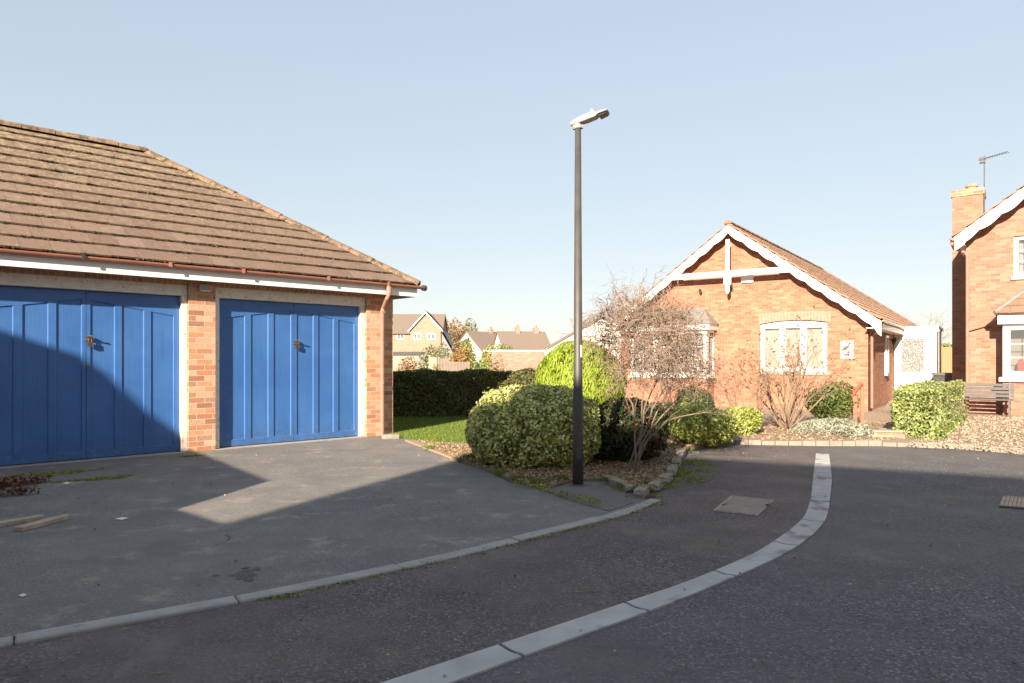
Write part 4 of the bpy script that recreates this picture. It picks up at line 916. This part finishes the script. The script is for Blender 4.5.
for k in range(950):   # outer tangle of the crown
    D_ = Vector((rng.gauss(0,1), rng.gauss(0,1), rng.gauss(.15,1))).normalized(); q = Vector((.20,.28,1.55)) + Vector((D_.x*.76, D_.y*.5, D_.z*.62))*rng.uniform(.3,1)
    if (q.x < -.10 and q.z < 1.45) or (q.x < .3 and q.z < 1.12) or q.z < .68: continue
    branches(tw, q, D_ + Vector((0,0,.3)), rng.uniform(.2,.42), .0046, 1, 2, .9, .12, .5, (3,4), 6, None, .65, 3, .7)
tw.build('twigs', m_twig, t)
tl = []
for k in range(900):
    D_ = npr.normal(0,1,3); D_ /= np.linalg.norm(D_); tl.append(np.array([.25,.28,1.47]) + D_*np.array([.72,.62,.62])*npr.uniform(.4,1.05))
tl = np.array(tl); leafobj('dead_leaves', leafmesh(tl, npr.normal(0,1,tl.shape), .035, .022), l_dead, t)
def fan_shrub(loc, label, n, h, sp, r, twmat, leaves=0, seed=0, name='bare_shrub', lev=2, group=None):
    t = thing(name, loc, 0, label, 'shrub', group); mb = MB(); tips = []
    for k in range(n):
        a = rng.uniform(0, 2*math.pi); s_ = sp*rng.uniform(.25, 1)
        branches(mb, (.08*math.cos(a), .08*math.sin(a), -.02), (math.cos(a)*s_, math.sin(a)*s_, 1), h*rng.uniform(.75,1)*.72, r, 0, lev, .5, -.03, .12, (3,4), 6, tips, .48, 5, .66)
    mb.build('stems', twmat, t)
    if leaves:
        P_ = np.array([[*(tips[rng.randrange(len(tips))][0] + Vector((rng.gauss(0,.02), rng.gauss(0,.02), rng.uniform(-.06,.01))))] for _ in range(leaves)]); P_[:,2] = np.maximum(P_[:,2], .1)
        leafobj('dead_leaves', leafmesh(P_, npr.normal(0,1,P_.shape), .07, .045), l_dead, t)
    return t
fan_shrub((*G(683,440,.055), .055), 'low tan leafless shrub in front of the bay window', 16, 1.05, .9, .011, m_bark2, 0, lev=3)
fan_shrub((*G(786,429,.055), .055), 'bare fan-shaped shrub with rusty dead leaves below the arched window', 28, 2.0, .85, .017, m_bark2, 420, lev=3)
fan_shrub((*G(748,432,.055), .055), 'thin twiggy bare shrub between the two bungalow windows', 16, 1.35, .6, .010, m_bark2, 120, lev=3)
bush('lime_shrub', (*G(700,444,.05), .05), 'low spreading lime-green shrub at the road edge before the bay window', dome(9000, .50, .42, .30, .28, .06, .03, 21, .16, .5, 2.2, .8, zmin=-.9), l_lime)
bush('lime_shrub', (*G(681,434,.05), .05), 'small yellow-green shrub just right of the dark red-leaved shrub', dome(4500, .34, .34, .28, .25, .06, .03, 24, .16, .5, 2.2, .8, zmin=-.9), l_lime)
bush('lime_shrub', (*G(741,434,.05), .05), 'small lime-green shrub in the bed under the bungalow gable', dome(4500, .33, .3, .24, .22, .06, .03, 22, .16, .5, 2.2, .8, zmin=-.9), l_lime)
bush('green_shrub', (3.42, 13.1, .05), 'dark green shrub tucked under the corner of the bay window', dome(5000, .34, .32, .28, .50, .07, .035, 23, .16, .5, 2, .8, zmin=-.9), l_dkg)
bush('green_shrub', (2.9, 13.0, .05), 'mid green shrub hidden behind the tangled bare shrub', dome(4000, .34, .32, .26, .24, .07, .035, 29, .16, .5, 2, .8, zmin=-.9), l_mid)
bush('green_shrub', (*G(831,424,.055), .055), 'mid green shrub beside the brown handrail at the bungalow corner', dome(7000, .44, .4, .36, .42, .055, .03, 25, .16, .5, 2.2, .8, zmin=-.9), l_mid)
bush('silver_shrub', (*G(826,433,.055), .055), 'low silvery grey-leaved ground shrub at the bungalow corner', dome(7500, .60, .30, .16, .08, .05, .02, 26, .18, .5, 2.2, .9, zmin=-.6), l_silver)
bush('silver_shrub', (*G(858,437,.055), .055), 'small tuft of silver leaves beside the brick step', dome(1500, .22, .18, .15, .08, .05, .02, 27, .18, .5, 2.2, .9, zmin=-.6), l_silver)
# step and handrail
sx, sy = G(889, 434, .1)
t = thing('brick_step', (sx, sy, .0), R(-8), 'low red brick step between the silver shrub and the clipped hedge', 'step'); MB().box(-.36, .30, -.10, .12, .0, .135).build('riser', m_brick, t, bevel=.006); MB().box(-.38, .32, -.12, .14, .137, .165).build('tread', m_path, t, bevel=.006)
p = PT(855, 410, 13.9)
t = thing('handrail', (p.x, 13.9, .055), R(-20), 'short brown wooden post with a sloping handrail at the path entrance', 'handrail')
MB().box(-.04, .04, -.04, .04, 0, .58).build('post', m_brownwood, t, bevel=.006); mb = MB(); mb.beam((-.08,0,.55),(.16,.35,.82), .07, .06); mb.beam((.15,.33,.80),(.17,.36,.80), .07, .06); mb.build('rail', m_brownwood, t, bevel=.008)
MB().box(.13, .20, .30, .37, 0, .76).build('post', m_brownwood, t, bevel=.006)
# clipped hedge on the right
t = thing('clipped_hedge', (6.66, 11.55, .05), R(-37), 'clipped square green hedge running back between the path and the bench', 'hedge')
V = boxleaves(46000, -.34, .34, 0, 4.7, .82, .050, .028, .24, .04, 5); leafobj('foliage', V, l_priv, t)
mb = MB()
for k in range(60):
    branches(mb, (rng.uniform(-.2,.2), rng.uniform(.15,4.6), -.02), (rng.gauss(0,.5), rng.gauss(0,.5), 1), .62, .012, 0, 2, .7, 0, .2, (3,3), 4)
mb.build('stem', m_bark, t)
# dark hedge behind the lawn
t = thing('boundary_hedge', (-1.1, 16.25, 0), 0, 'long dark clipped hedge across the back of the lawn beside the garage', 'hedge')
leafobj('foliage', boxleaves(60000, -3.3, 3.4, 0, .85, 1.08, .055, .032, .16, .034, 8), l_hedge, t)
mb = MB()
for k in range(50): branches(mb, (rng.uniform(-3.1,3.3), rng.uniform(.2,.6), -.02), (rng.gauss(0,.4), rng.gauss(0,.4), 1), .85, .014, 0, 2, .6, 0, .2, (2,3), 4)
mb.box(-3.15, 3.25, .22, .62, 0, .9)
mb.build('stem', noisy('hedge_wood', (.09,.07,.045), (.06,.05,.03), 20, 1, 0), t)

# ---------------------------------------------------------------- ground cover, litter, stones
def inpoly(x, y, P_):
    c = np.zeros(len(x), bool); j = len(P_)-1
    for i in range(len(P_)):
        xi, yi = P_[i]; xj, yj = P_[j]; k = ((yi > y) != (yj > y)) & (x < (xj-xi)*(y-yi)/(yj-yi+1e-12)+xi); c ^= k; j = i
    return c
def scatter(P_, n, z=.05):
    xs = [p[0] for p in P_]; ys = [p[1] for p in P_]; out = np.zeros((0, 3))
    while len(out) < n:
        x = npr.uniform(min(xs), max(xs), n*2); y = npr.uniform(min(ys), max(ys), n*2); k = inpoly(x, y, P_); out = np.concatenate([out, np.stack([x[k], y[k], np.full(k.sum(), z)], 1)])
    return out[:n]
def flatleaves(P_, L_, W_, j=.25): return leafmesh(P_, np.tile([0,0,1.0], (len(P_),1)), L_, W_, j)
def stuffleaf(name, V, mat): return tag(leafobj(name, V, mat), kind='stuff')
vis_bed = [G(414,443),G(450,460),G(481,470),G(511,484),G(545,492),G(575,483),G(603,482),G(641,497),G(660,488),G(673,475),G(679,460),G(690,450),(3.2,12.2),(1.3,12.2),G(545,452),G(470,450)]
P_ = scatter(vis_bed, 12000, .055); P_[:,2] += npr.uniform(0,.02,len(P_)); stuffleaf('fallen_leaves', flatleaves(P_, .034, .022, .5), l_litter)
P_ = scatter([G(690,449),G(734,444),G(827,445),G(880,446),(9.5,14.6),(3,14.5)], 7000, .063); P_[:,2] += npr.uniform(0,.015,len(P_)); stuffleaf('fallen_leaves', flatleaves(P_, .042, .024, .5), leafmat('pale_litter_leaf', [(.28,.18,.11),(.36,.26,.175),(.40,.30,.21),(.25,.12,.06)], trans=0, rough=.9))
right_bed = [G(905,446,.05),G(959,449,.05),G(1024,454,.05),(9.6,9.3),(13,12),(14,15),(10.6,16.2),(9.2,14.5)]
P_ = scatter(right_bed, 14000, .062); P_[:,2] += npr.uniform(0,.012,len(P_)); stuffleaf('gravel', flatleaves(P_, .034, .026, .6), leafmat('gravel_chip', [(.30,.22,.15),(.40,.32,.235),(.47,.39,.29),(.36,.27,.185)], trans=0, rough=.9))
P_ = scatter([G(396,438),G(412,442.5),G(470,446),G(520,446),(1.2,16.2),(-4.5,16.2)], 42000, .014)
P_[:,2] += .02; stuffleaf('grass', leafmesh(P_, npr.normal(0,1,P_.shape)*np.array([1,1,.2]), .055, .007, .3, np.tile([0,0,3.0],(len(P_),1))), l_grass)
def blob(cx, cy, rx, ry, n, z, ang=0):
    a = npr.uniform(0, 2*math.pi, n); r = np.sqrt(npr.uniform(0,1,n))*(1+.35*np.sin(a*3+cx*7)); x = rx*r*np.cos(a); y = ry*r*np.sin(a)
    return np.stack([cx+x*math.cos(ang)-y*math.sin(ang), cy+x*math.sin(ang)+y*math.cos(ang), np.full(n, z)+npr.uniform(0,.012,n)], 1)
ms = [blob(*G(60,474), .42, .16, 1600, .013, .6), blob(*G(100,480), .36, .10, 1300, .013, .6), blob(*G(192,457), .16, .08, 500, .013, .5), blob(*G(20,477), .3, .08, 500, .013,.6)]
for i in range(26): t_ = rng.random(); px_, py_ = 640+60*t_+rng.gauss(0,5), 500-45*t_**1.0+rng.gauss(0,3); ms.append(blob(*G(px_, py_), .10, .10, 130, .004))
for i in range(14): ms.append(blob(*G(rng.uniform(676,708), rng.uniform(462,482)), .12, .2, 150, .004))
for i in range(14): ms.append(blob(*G(520+i*6+rng.gauss(0,2), 487+i*1.6), .07, .05, 60, .045))
for i in range(60): k_ = rng.randrange(3, len(K)-1); q = K[k_].lerp(K[min(k_+1, len(K)-1)], rng.random()); ms.append(blob(q.x+.02, q.y-.135, .14, .012, 26, .004, .25))
stuffleaf('moss', flatleaves(np.concatenate(ms), .014, .012, .8), m_moss)
P_ = np.concatenate([blob(*G(-4,489), .42, .20, 900, .02, .6), blob(*G(10,497), .2, .1, 160, .015, .6)]); P_[:,2] += npr.uniform(0,.07,len(P_)); stuffleaf('fallen_leaves', flatleaves(P_, .05, .028, .9), leafmat('rotting_leaf', [(.10,.05,.03),(.16,.08,.05),(.20,.11,.07)], trans=0))
cs_ = scatter([G(0,470),G(180,457),G(385,441),G(560,500),G(540,530),G(0,640)], 150, .016); stuffleaf('scattered_debris', flatleaves(cs_, .022, .014, .5), l_litter)
cs_ = scatter([G(690,448),G(1024,458),G(1024,683),G(200,683),G(0,655),G(400,575),G(620,520)], 320, .010); stuffleaf('scattered_debris', flatleaves(cs_, .02, .014, .5), l_litter)
# grass tufts and weeds at the bed edge
P_ = np.concatenate([blob(*G(px_, py_), .10, .06, 170, .05) for px_, py_ in ((500,478),(520,484),(538,488),(470,462),(640,496),(625,492),(655,489),(560,484),(610,486),(430,452))])
P_[:,2] += .02; stuffleaf('weeds', leafmesh(P_, npr.normal(0,1,P_.shape)*np.array([1,1,.3]), .05, .008, .3, np.tile([0,0,2.0],(len(P_),1))), l_grass)
def rock(loc, sx, sy, sz, rot, mat, label, name='edging_stone', cat='stone', group=None, seed=0):
    r2 = random.Random(seed); bm = bmesh.new(); bmesh.ops.create_cube(bm, size=1); bmesh.ops.subdivide_edges(bm, edges=bm.edges, cuts=3, use_grid_fill=True)
    for v in bm.verts:
        d = v.co.normalized()*.58; v.co = v.co.lerp(d, .35); v.co += Vector((r2.gauss(0,.02), r2.gauss(0,.02), r2.gauss(0,.02))); v.co = Vector((v.co.x*sx, v.co.y*sy, (v.co.z+.35)*sz))
    o = bmobj(bm, name, mat, None, loc=loc, rot=rot); o.data.shade_smooth() if False else None; tag(o, label, cat, group); return o
es = [((604,482),(633,495),'long flat pale edging stone just right of the lamp post'),((638,500),(645,494),'blocky pale edging stone at the corner of the bed'),((652,493),(660,487),'pale edging stone just past the corner of the bed'),((662,486),(669,480),'small edging stone below the moss on the bed curve'),
      ((670,478),(674,471),'edging stone midway along the curved bed edge'),((675,469),(678,462),'edging stone beside the foot of the dark shrub'),((679,460),(683,454),'far edging stone nearest the lime shrub')]
for i, (p, q, lab) in enumerate(es):
    a_, b_ = Vector(G(*p)), Vector(G(*q)); c = (a_+b_)/2; d = b_-a_
    rock((c.x, c.y, .02), d.length*.9, .11, .085, math.atan2(d.y, d.x), m_edge, lab, seed=i, group='stones edging the planting bed')
rock((*G(391,439), .0), .30, .18, .10, R(15), m_edge, 'pale stone block at the foot of the garage corner', seed=33)
# planks
def plank(p, q, w, z, label):
    a_, b_ = Vector(G(*p)), Vector(G(*q)); d = b_-a_; c = (a_+b_)/2; mb = MB(); L = d.length
    mb.add([(-L/2,-w/2,0),(L/2-.05,-w/2,0),(L/2,w*.1,0),(L/2-.02,w/2,0),(-L/2,w/2,0),(-L/2,-w/2,.034),(L/2-.05,-w/2,.034),(L/2,w*.1,.034),(L/2-.02,w/2,.034),(-L/2,w/2,.034)], [(4,3,2,1,0),(5,6,7,8,9),(0,1,6,5),(1,2,7,6),(2,3,8,7),(3,4,9,8),(4,0,5,9)])
    tag(mb.build('wooden_plank', m_wood, None, bevel=.003, loc=(c.x, c.y, z), rot=math.atan2(d.y, d.x)), label, 'plank', 'old boards lying on the drive')
plank((-40,535),(45,520), .085, .013, 'weathered board on the drive, farther from the camera of the two'); plank((18,533),(69,519.5), .09, .013, 'shorter split weathered board on the drive, nearer of the two')
for (px_, py_, s_, lab) in ((67,485,.045,'small white scrap on the drive by the moss'),(122,521,.05,'small white scrap in the middle of the shaded drive'),(23,599,.022,'tiny white fleck on the drive near the kerb')):
    x, y = G(px_, py_); tag(MB().add([(-s_,-.4*s_,.012),(.3*s_,-.5*s_,.004),(s_,.1*s_,.014),(.2*s_,.6*s_,.004),(-.7*s_,.4*s_,.010),(0,0,.02)], [(0,1,5),(1,2,5),(2,3,5),(3,4,5),(4,0,5)]).build('litter_scrap', m_upvc, None, loc=(x, y, .012)), lab, 'litter')
m_oil = noisy('oil_stain', (.028,.028,.030), (.04,.04,.042), 8, .45, 0)
mb = MB()
for px_, py_, r_ in ((238,577,.05),(247,573,.045),(250,577,.05),(242,580,.035),(256,571,.035),(216,577.5,.02),(249,582,.035),(245,570,.03),(200,587,.012)):
    x, y = G(px_, py_); pts = [(x+r_*rng.uniform(.6,1.15)*math.cos(k*.524), y+r_*rng.uniform(.6,1.1)*math.sin(k*.524)) for k in range(12)]; zz_ = .0132+.0004*len(mb.v)/12; mb.add([(a_, b_, zz_) for a_, b_ in pts], [tuple(range(12))])
struct(mb.build('oil_stain', m_oil))

# ---------------------------------------------------------------- bench
bx0, bx1 = HF.lx(960, .6), HF.lx(1014, .6); wp = HF.w((bx0+bx1)/2, .45); hwid = (bx1-bx0)/2
t = thing('park_bench', (*wp, .058), R(-37), 'grey slatted garden bench on the gravel against the right-hand brick house', 'bench')
mb = MB()
for k in range(4): mb.box(-hwid, hwid, .235+.018*k, .257+.018*k, .43+.083*k, .495+.083*k)
mb.build('backrest', m_benchgrey, t, bevel=.004)
mb = MB()
for k in range(4): mb.box(-hwid, hwid, -.22+.11*k, -.13+.11*k, .375, .40)
mb.build('seat', m_benchgrey, t, bevel=.004)
for x in (-hwid+.08, hwid-.08):
    mb = MB(); mb.beam((x,-.20,0),(x,-.20,.375), .035, .035); mb.build('leg', m_benchgrey, t)
    mb = MB(); mb.beam((x,.26,0),(x,.215,.38), .035, .035); mb.beam((x,.223,.38),(x,.30,.77), .035, .035); mb.build('leg', m_benchgrey, t)
    mb = MB(); mb.beam((x,-.20,.35),(x,.22,.35), .03, .03); mb.build('seat_rail', m_benchgrey, t)
for x in (-hwid, hwid): 
    mb = MB(); mb.beam((x,-.24,.37),(x+.12*(1 if x > 0 else 0),-.24,.37), .04, .03); mb.build('arm', m_benchgrey, t)

# ---------------------------------------------------------------- background right
p = PT(930, 372, 24)
t = thing('board_fence', (26.9, 46, 0), R(-10), 'orange-brown board fence seen between the porch and the right-hand house', 'fence')
mb = MB()
for k in range(16): mb.box(k*.16, k*.16+.15, 0, .02, .1, 2.2)
mb.build('boards', m_fence, t)
for k in range(3): MB().box(k*1.2, k*1.2+.1, .022, .12, 0, 2.25).build('post', m_fence, t)
t = thing('grey_store_box', (12.15, 20.2, .0), R(-37), 'low grey-topped storage box between the porch and the right-hand house', 'storage box')
MB().box(0, 1.6, 0, .7, .05, .90).build('box', m_dark, t); MB().box(-.04, 1.64, -.05, .74, .902, .98).build('lid', m_benchgrey, t, bevel=.01)
def bare_tree(loc, h, label, seed, mat=None, group='bare trees behind the porch'):
    t = thing('bare_tree', loc, 0, label, 'tree', group); mb = MB(); tips = []
    branches(mb, (0,0,-.1), (rng.gauss(0,.05), rng.gauss(0,.05), 1), h*.55, h*.018, 0, 1, .7, -.02, .08, (6,7), 8, tips, .6, 6, .5); mb.build('trunk', mat or m_fartwig, t)
    tw = MB()
    for p, d in tips: branches(tw, p, d, h*.28, h*.006, 0, 3, .7, -.03, .18, (3,4), 5, None, .65, 3, .62)
    tw.build('crown', mat or m_fartwig, t); return t
bare_tree((33.0, 56, 0), 4.6, 'leafless grey tree directly above the orange fence', 1); bare_tree((35.5, 60, 0), 4.9, 'leafless grey tree nearest the right-hand house wall', 2); bare_tree((30.6, 54, 0), 3.9, 'small leafless tree just above the porch roof', 3)
bush('garden_hedge_mound', (36, 62, 0), 'brownish hedge mass below the bare trees', dome(3000, 7, 2, 1.6, 1.2, .5, .3, 41, .1, .4, 2.4, .9, zmin=-.5), l_olive, stem=False, cat='hedge')

# ---------------------------------------------------------------- background left: houses, walls, gardens
HX = lambda px, Y: (px-512)*Y/FPX
HZ = lambda py, Y: CAM_H + (360-py)*Y/FPX
Y = 78; x0 = HX(370, Y)
t = simple_house('far_house', (x0, Y), 0, HX(441, Y)-x0, 7, 4.55, 6.7, 'distant brick house with a front gable seen past the garage corner', m_farbrick, m_fartile, wins=[(HX(397,Y)-x0, HZ(339.5,Y), .8, .85)], chim=[])
gx0, gx1 = HX(411.5,Y)-x0, HX(441.5,Y)-x0; gm = (gx0+gx1)/2
mb = MB(); mb.prism_xz([(gx0,0),(gx1,0),(gx1,4.75),(gm,6.55),(gx0,4.75)], -.8, -.002); mb.build('gable_wall', m_farbrick, t)
mb = MB()
for s_ in (-1, 1):
    e_ = gm + s_*(gx1-gm+.25); p0, p1 = (gm, 6.72), (e_, 4.62)
    mb.prism_xz([p0, p1, (p1[0], p1[1]-.22), (gm, 6.5)], -1.05, -.98)
mb.build('bargeboard', m_upvc, t)
mb = MB()
for s_ in (-1, 1): e_ = gm + s_*(gx1-gm+.3); mb.add([(gm,-1.07,6.78),(e_,-1.07,4.66),(e_,3.5,4.66),(gm,3.5,6.78)], [(0,1,2,3)])
mb.build('gable_roof', m_fartile, t)
xx = HX(455,Y)-x0; mb = MB(); mb.add([(gx1+.2,-.9,4.6),(xx,-.9,2.3),(xx,5,2.3),(gx1+.2,5,4.6)], [(0,1,2,3)]); mb.prism_xz([(gx1+.01,0),(xx-.2,0),(xx-.2,2.2),(gx1+.01,4.5)], -.6, 4); mb.build('lean_to_roof', m_lead, t)
for pxa, pxb in ((414.5,422),(428,436)):
    wx = HX(pxa,Y)-x0; ww = HX(pxb,Y)-HX(pxa,Y); wz, wh = HZ(340,Y), HZ(333.5,Y)-HZ(340,Y); mb = MB(); mb.box(wx,wx+ww,-.86,-.802,wz,wz+.1); mb.box(wx,wx+ww,-.86,-.802,wz+wh-.1,wz+wh); mb.box(wx,wx+.1,-.86,-.802,wz+.1,wz+wh-.1); mb.box(wx+ww-.1,wx+ww,-.86,-.802,wz+.1,wz+wh-.1); mb.box(wx+ww/2-.06,wx+ww/2+.06,-.86,-.802,wz+.1,wz+wh-.1); w = mb.build('window', m_upvc, t); MB().box(wx+.1,wx+ww-.1,-.84,-.805,wz+.1,wz+wh-.1).build('pane', m_farglass, w)
Y = 50; x0 = HX(380,Y)
t = thing('flat_roofed_outhouse', (x0, Y, 0), 0, 'low rendered outhouse with a grey flat roof below the distant gabled house', 'outhouse'); L = HX(419,Y)-x0; MB().box(0,L,0,4,0,1.7).build('wall', noisy('pinkish_render', (.36,.26,.20),(.40,.30,.235), 2), t); MB().box(-.1,L+.1,-.1,4.1,1.702,1.95).build('flat_roof', m_dark, t)
m_render = noisy('white_render', (.80,.78,.74), (.74,.72,.68), 1, .8, 0)
t = simple_house('far_house', (HX(481,85), 85), R(38), 7.5, 6.0, 2.7, 4.95, 'distant white-gabled house behind the orange bush', m_render, m_fartile, chim=[(3.4,.5,.35)])
t = simple_house('far_house', (HX(503,80), 80), R(14), 5.6, 5, 2.9, 4.75, 'distant terraced house with two chimneys above the pinkish garden wall', m_render, m_fartile, wins=[(1.2,1.75,.9,.85),(2.6,1.75,1.1,.85),(4.3,1.75,.8,.85)], chim=[(2.1,.5,.5),(4.3,.6,.45)])
t = simple_house('far_house', (HX(600,60)+0, 60), R(90), 8, 9.6, 2.3, 5.05, 'white rendered gable end behind the lime-yellow conifer', m_render, m_fartile)
t.location = (HX(601,60)+4.8, 60, 0)
Y = 30; x0 = HX(484,Y); t = thing('garden_wall', (x0, Y, 0), 0, 'pinkish brick garden wall with pale coping behind the hedge', 'wall'); L = HX(545,Y)-x0
MB().box(0,L,0,.2,0,1.70).build('wall', brick('pinkish_brick', [(.32,.21,.155),(.28,.18,.13),(.36,.25,.19)], (.36,.30,.25)), t); MB().box(-.03,L,-.03,.23,1.702,1.78).build('coping', m_upvc, t)
Y = 28; x0 = HX(437,Y); t = thing('board_fence', (x0, Y, 0), 0, 'weathered brown and grey board fence right of the green garden gate', 'fence'); mb = MB()
for k in range(11): mb.box(k*.12, k*.12+.11, 0, .02, 0, 1.42-(.14 if k > 3 else 0))
mb.build('boards', m_oldfence, t)
x0 = HX(430.5,Y); t = thing('garden_gate', (x0, Y-.05, 0), 0, 'narrow pale green garden gate beyond the hedge', 'gate'); mb = MB()
for k in range(3): mb.box(k*.085, k*.085+.08, 0, .02, .05, 1.46)
m_ggate = noisy('pale_green_paint', (.24,.36,.20), (.28,.40,.24), 5, .7)
mb.build('boards', m_ggate, t); MB().box(-.06,-.005,-.02,.06,0,1.55).build('post', m_ggate, t)
def fardome(px, pyt, wpx, Y, mat, label, name='garden_shrub', cat='shrub', n=1800, rzf=None, group=None, base=0.):
    rx = wpx/2*Y/FPX; top = HZ(pyt, Y); rz_ = (top-base)/1.6; ls = max(.09, Y/FPX*2.6)
    V = dome(n, rx, rx*.9, rz_, top-rz_, ls, ls*.55, int(px), .16, .5, 2.1, .8, zmin=-.9)
    t = thing(name, (HX(px,Y), Y, 0), 0, label, cat, group); leafobj('crown' if cat == 'tree' else 'foliage', V, mat, t)
    mb = MB(); branches(mb, (0,0,-.05), (0,0,1), top*.7, rx*.05+.02, 0, 1, .6, 0, .1, (4,5), 5); mb.build('trunk' if cat == 'tree' else 'stem', m_bark, t); return t
fardome(408, 357, 24, 26, l_aut2, 'rust and yellow bush just right of the garage corner', group='shrubs in the gardens beyond the hedge')
fardome(431, 344, 26, 30, l_olive, 'tall grey-olive garden shrub left of the green gate', n=2600, group='shrubs in the gardens beyond the hedge')
fardome(421, 361, 16, 24.5, l_silver, 'pale silvery shrub beside the rust bush', n=1200, group='shrubs in the gardens beyond the hedge')
fardome(436, 365, 14, 24, l_aut, 'small orange bush just above the hedge', n=900, group='shrubs in the gardens beyond the hedge')
fardome(460, 344, 24, 33, l_aut, 'bright orange autumn bush above the fence', n=2200, group='shrubs in the gardens beyond the hedge')
fardome(466, 340, 20, 40, l_fary, 'rounded yellow-green bush behind the orange bush', n=1600, group='shrubs in the gardens beyond the hedge')
fardome(444, 346, 16, 45, l_olive, 'dull olive shrub beside the distant gabled house', n=1200, group='shrubs in the gardens beyond the hedge')
fardome(501, 343, 36, 42, l_farg, 'wide fresh-green bush above the pinkish wall', n=3000, group='shrubs in the gardens beyond the hedge')
fardome(486, 350, 13, 25, l_fary, 'upright yellow-green conifer at the end of the pinkish wall', n=1500, group='shrubs in the gardens beyond the hedge')
fardome(499, 358, 12, 25.5, l_aut2, 'thin brown shrub against the pinkish wall', n=500, group='shrubs in the gardens beyond the hedge')
fardome(484, 364, 12, 23.5, l_mid, 'small grey-green shrub at the foot of the yellow conifer', n=700, group='shrubs in the gardens beyond the hedge')
fardome(445, 322, 26, 115, l_aut2, 'rusty autumn tree behind the distant gabled house', 'autumn_tree', 'tree', 2500, group='trees behind the far houses')
fardome(458, 325, 22, 120, l_aut, 'orange autumn tree between the two distant roofs', 'autumn_tree', 'tree', 2000, group='trees behind the far houses')
fardome(469, 323, 22, 125, l_olive, 'grey-green tree behind the white-gabled house', 'broadleaf_tree', 'tree', 2000, group='trees behind the far houses')
for px_, Y in ((427, 80), (545, 90)):
    pass
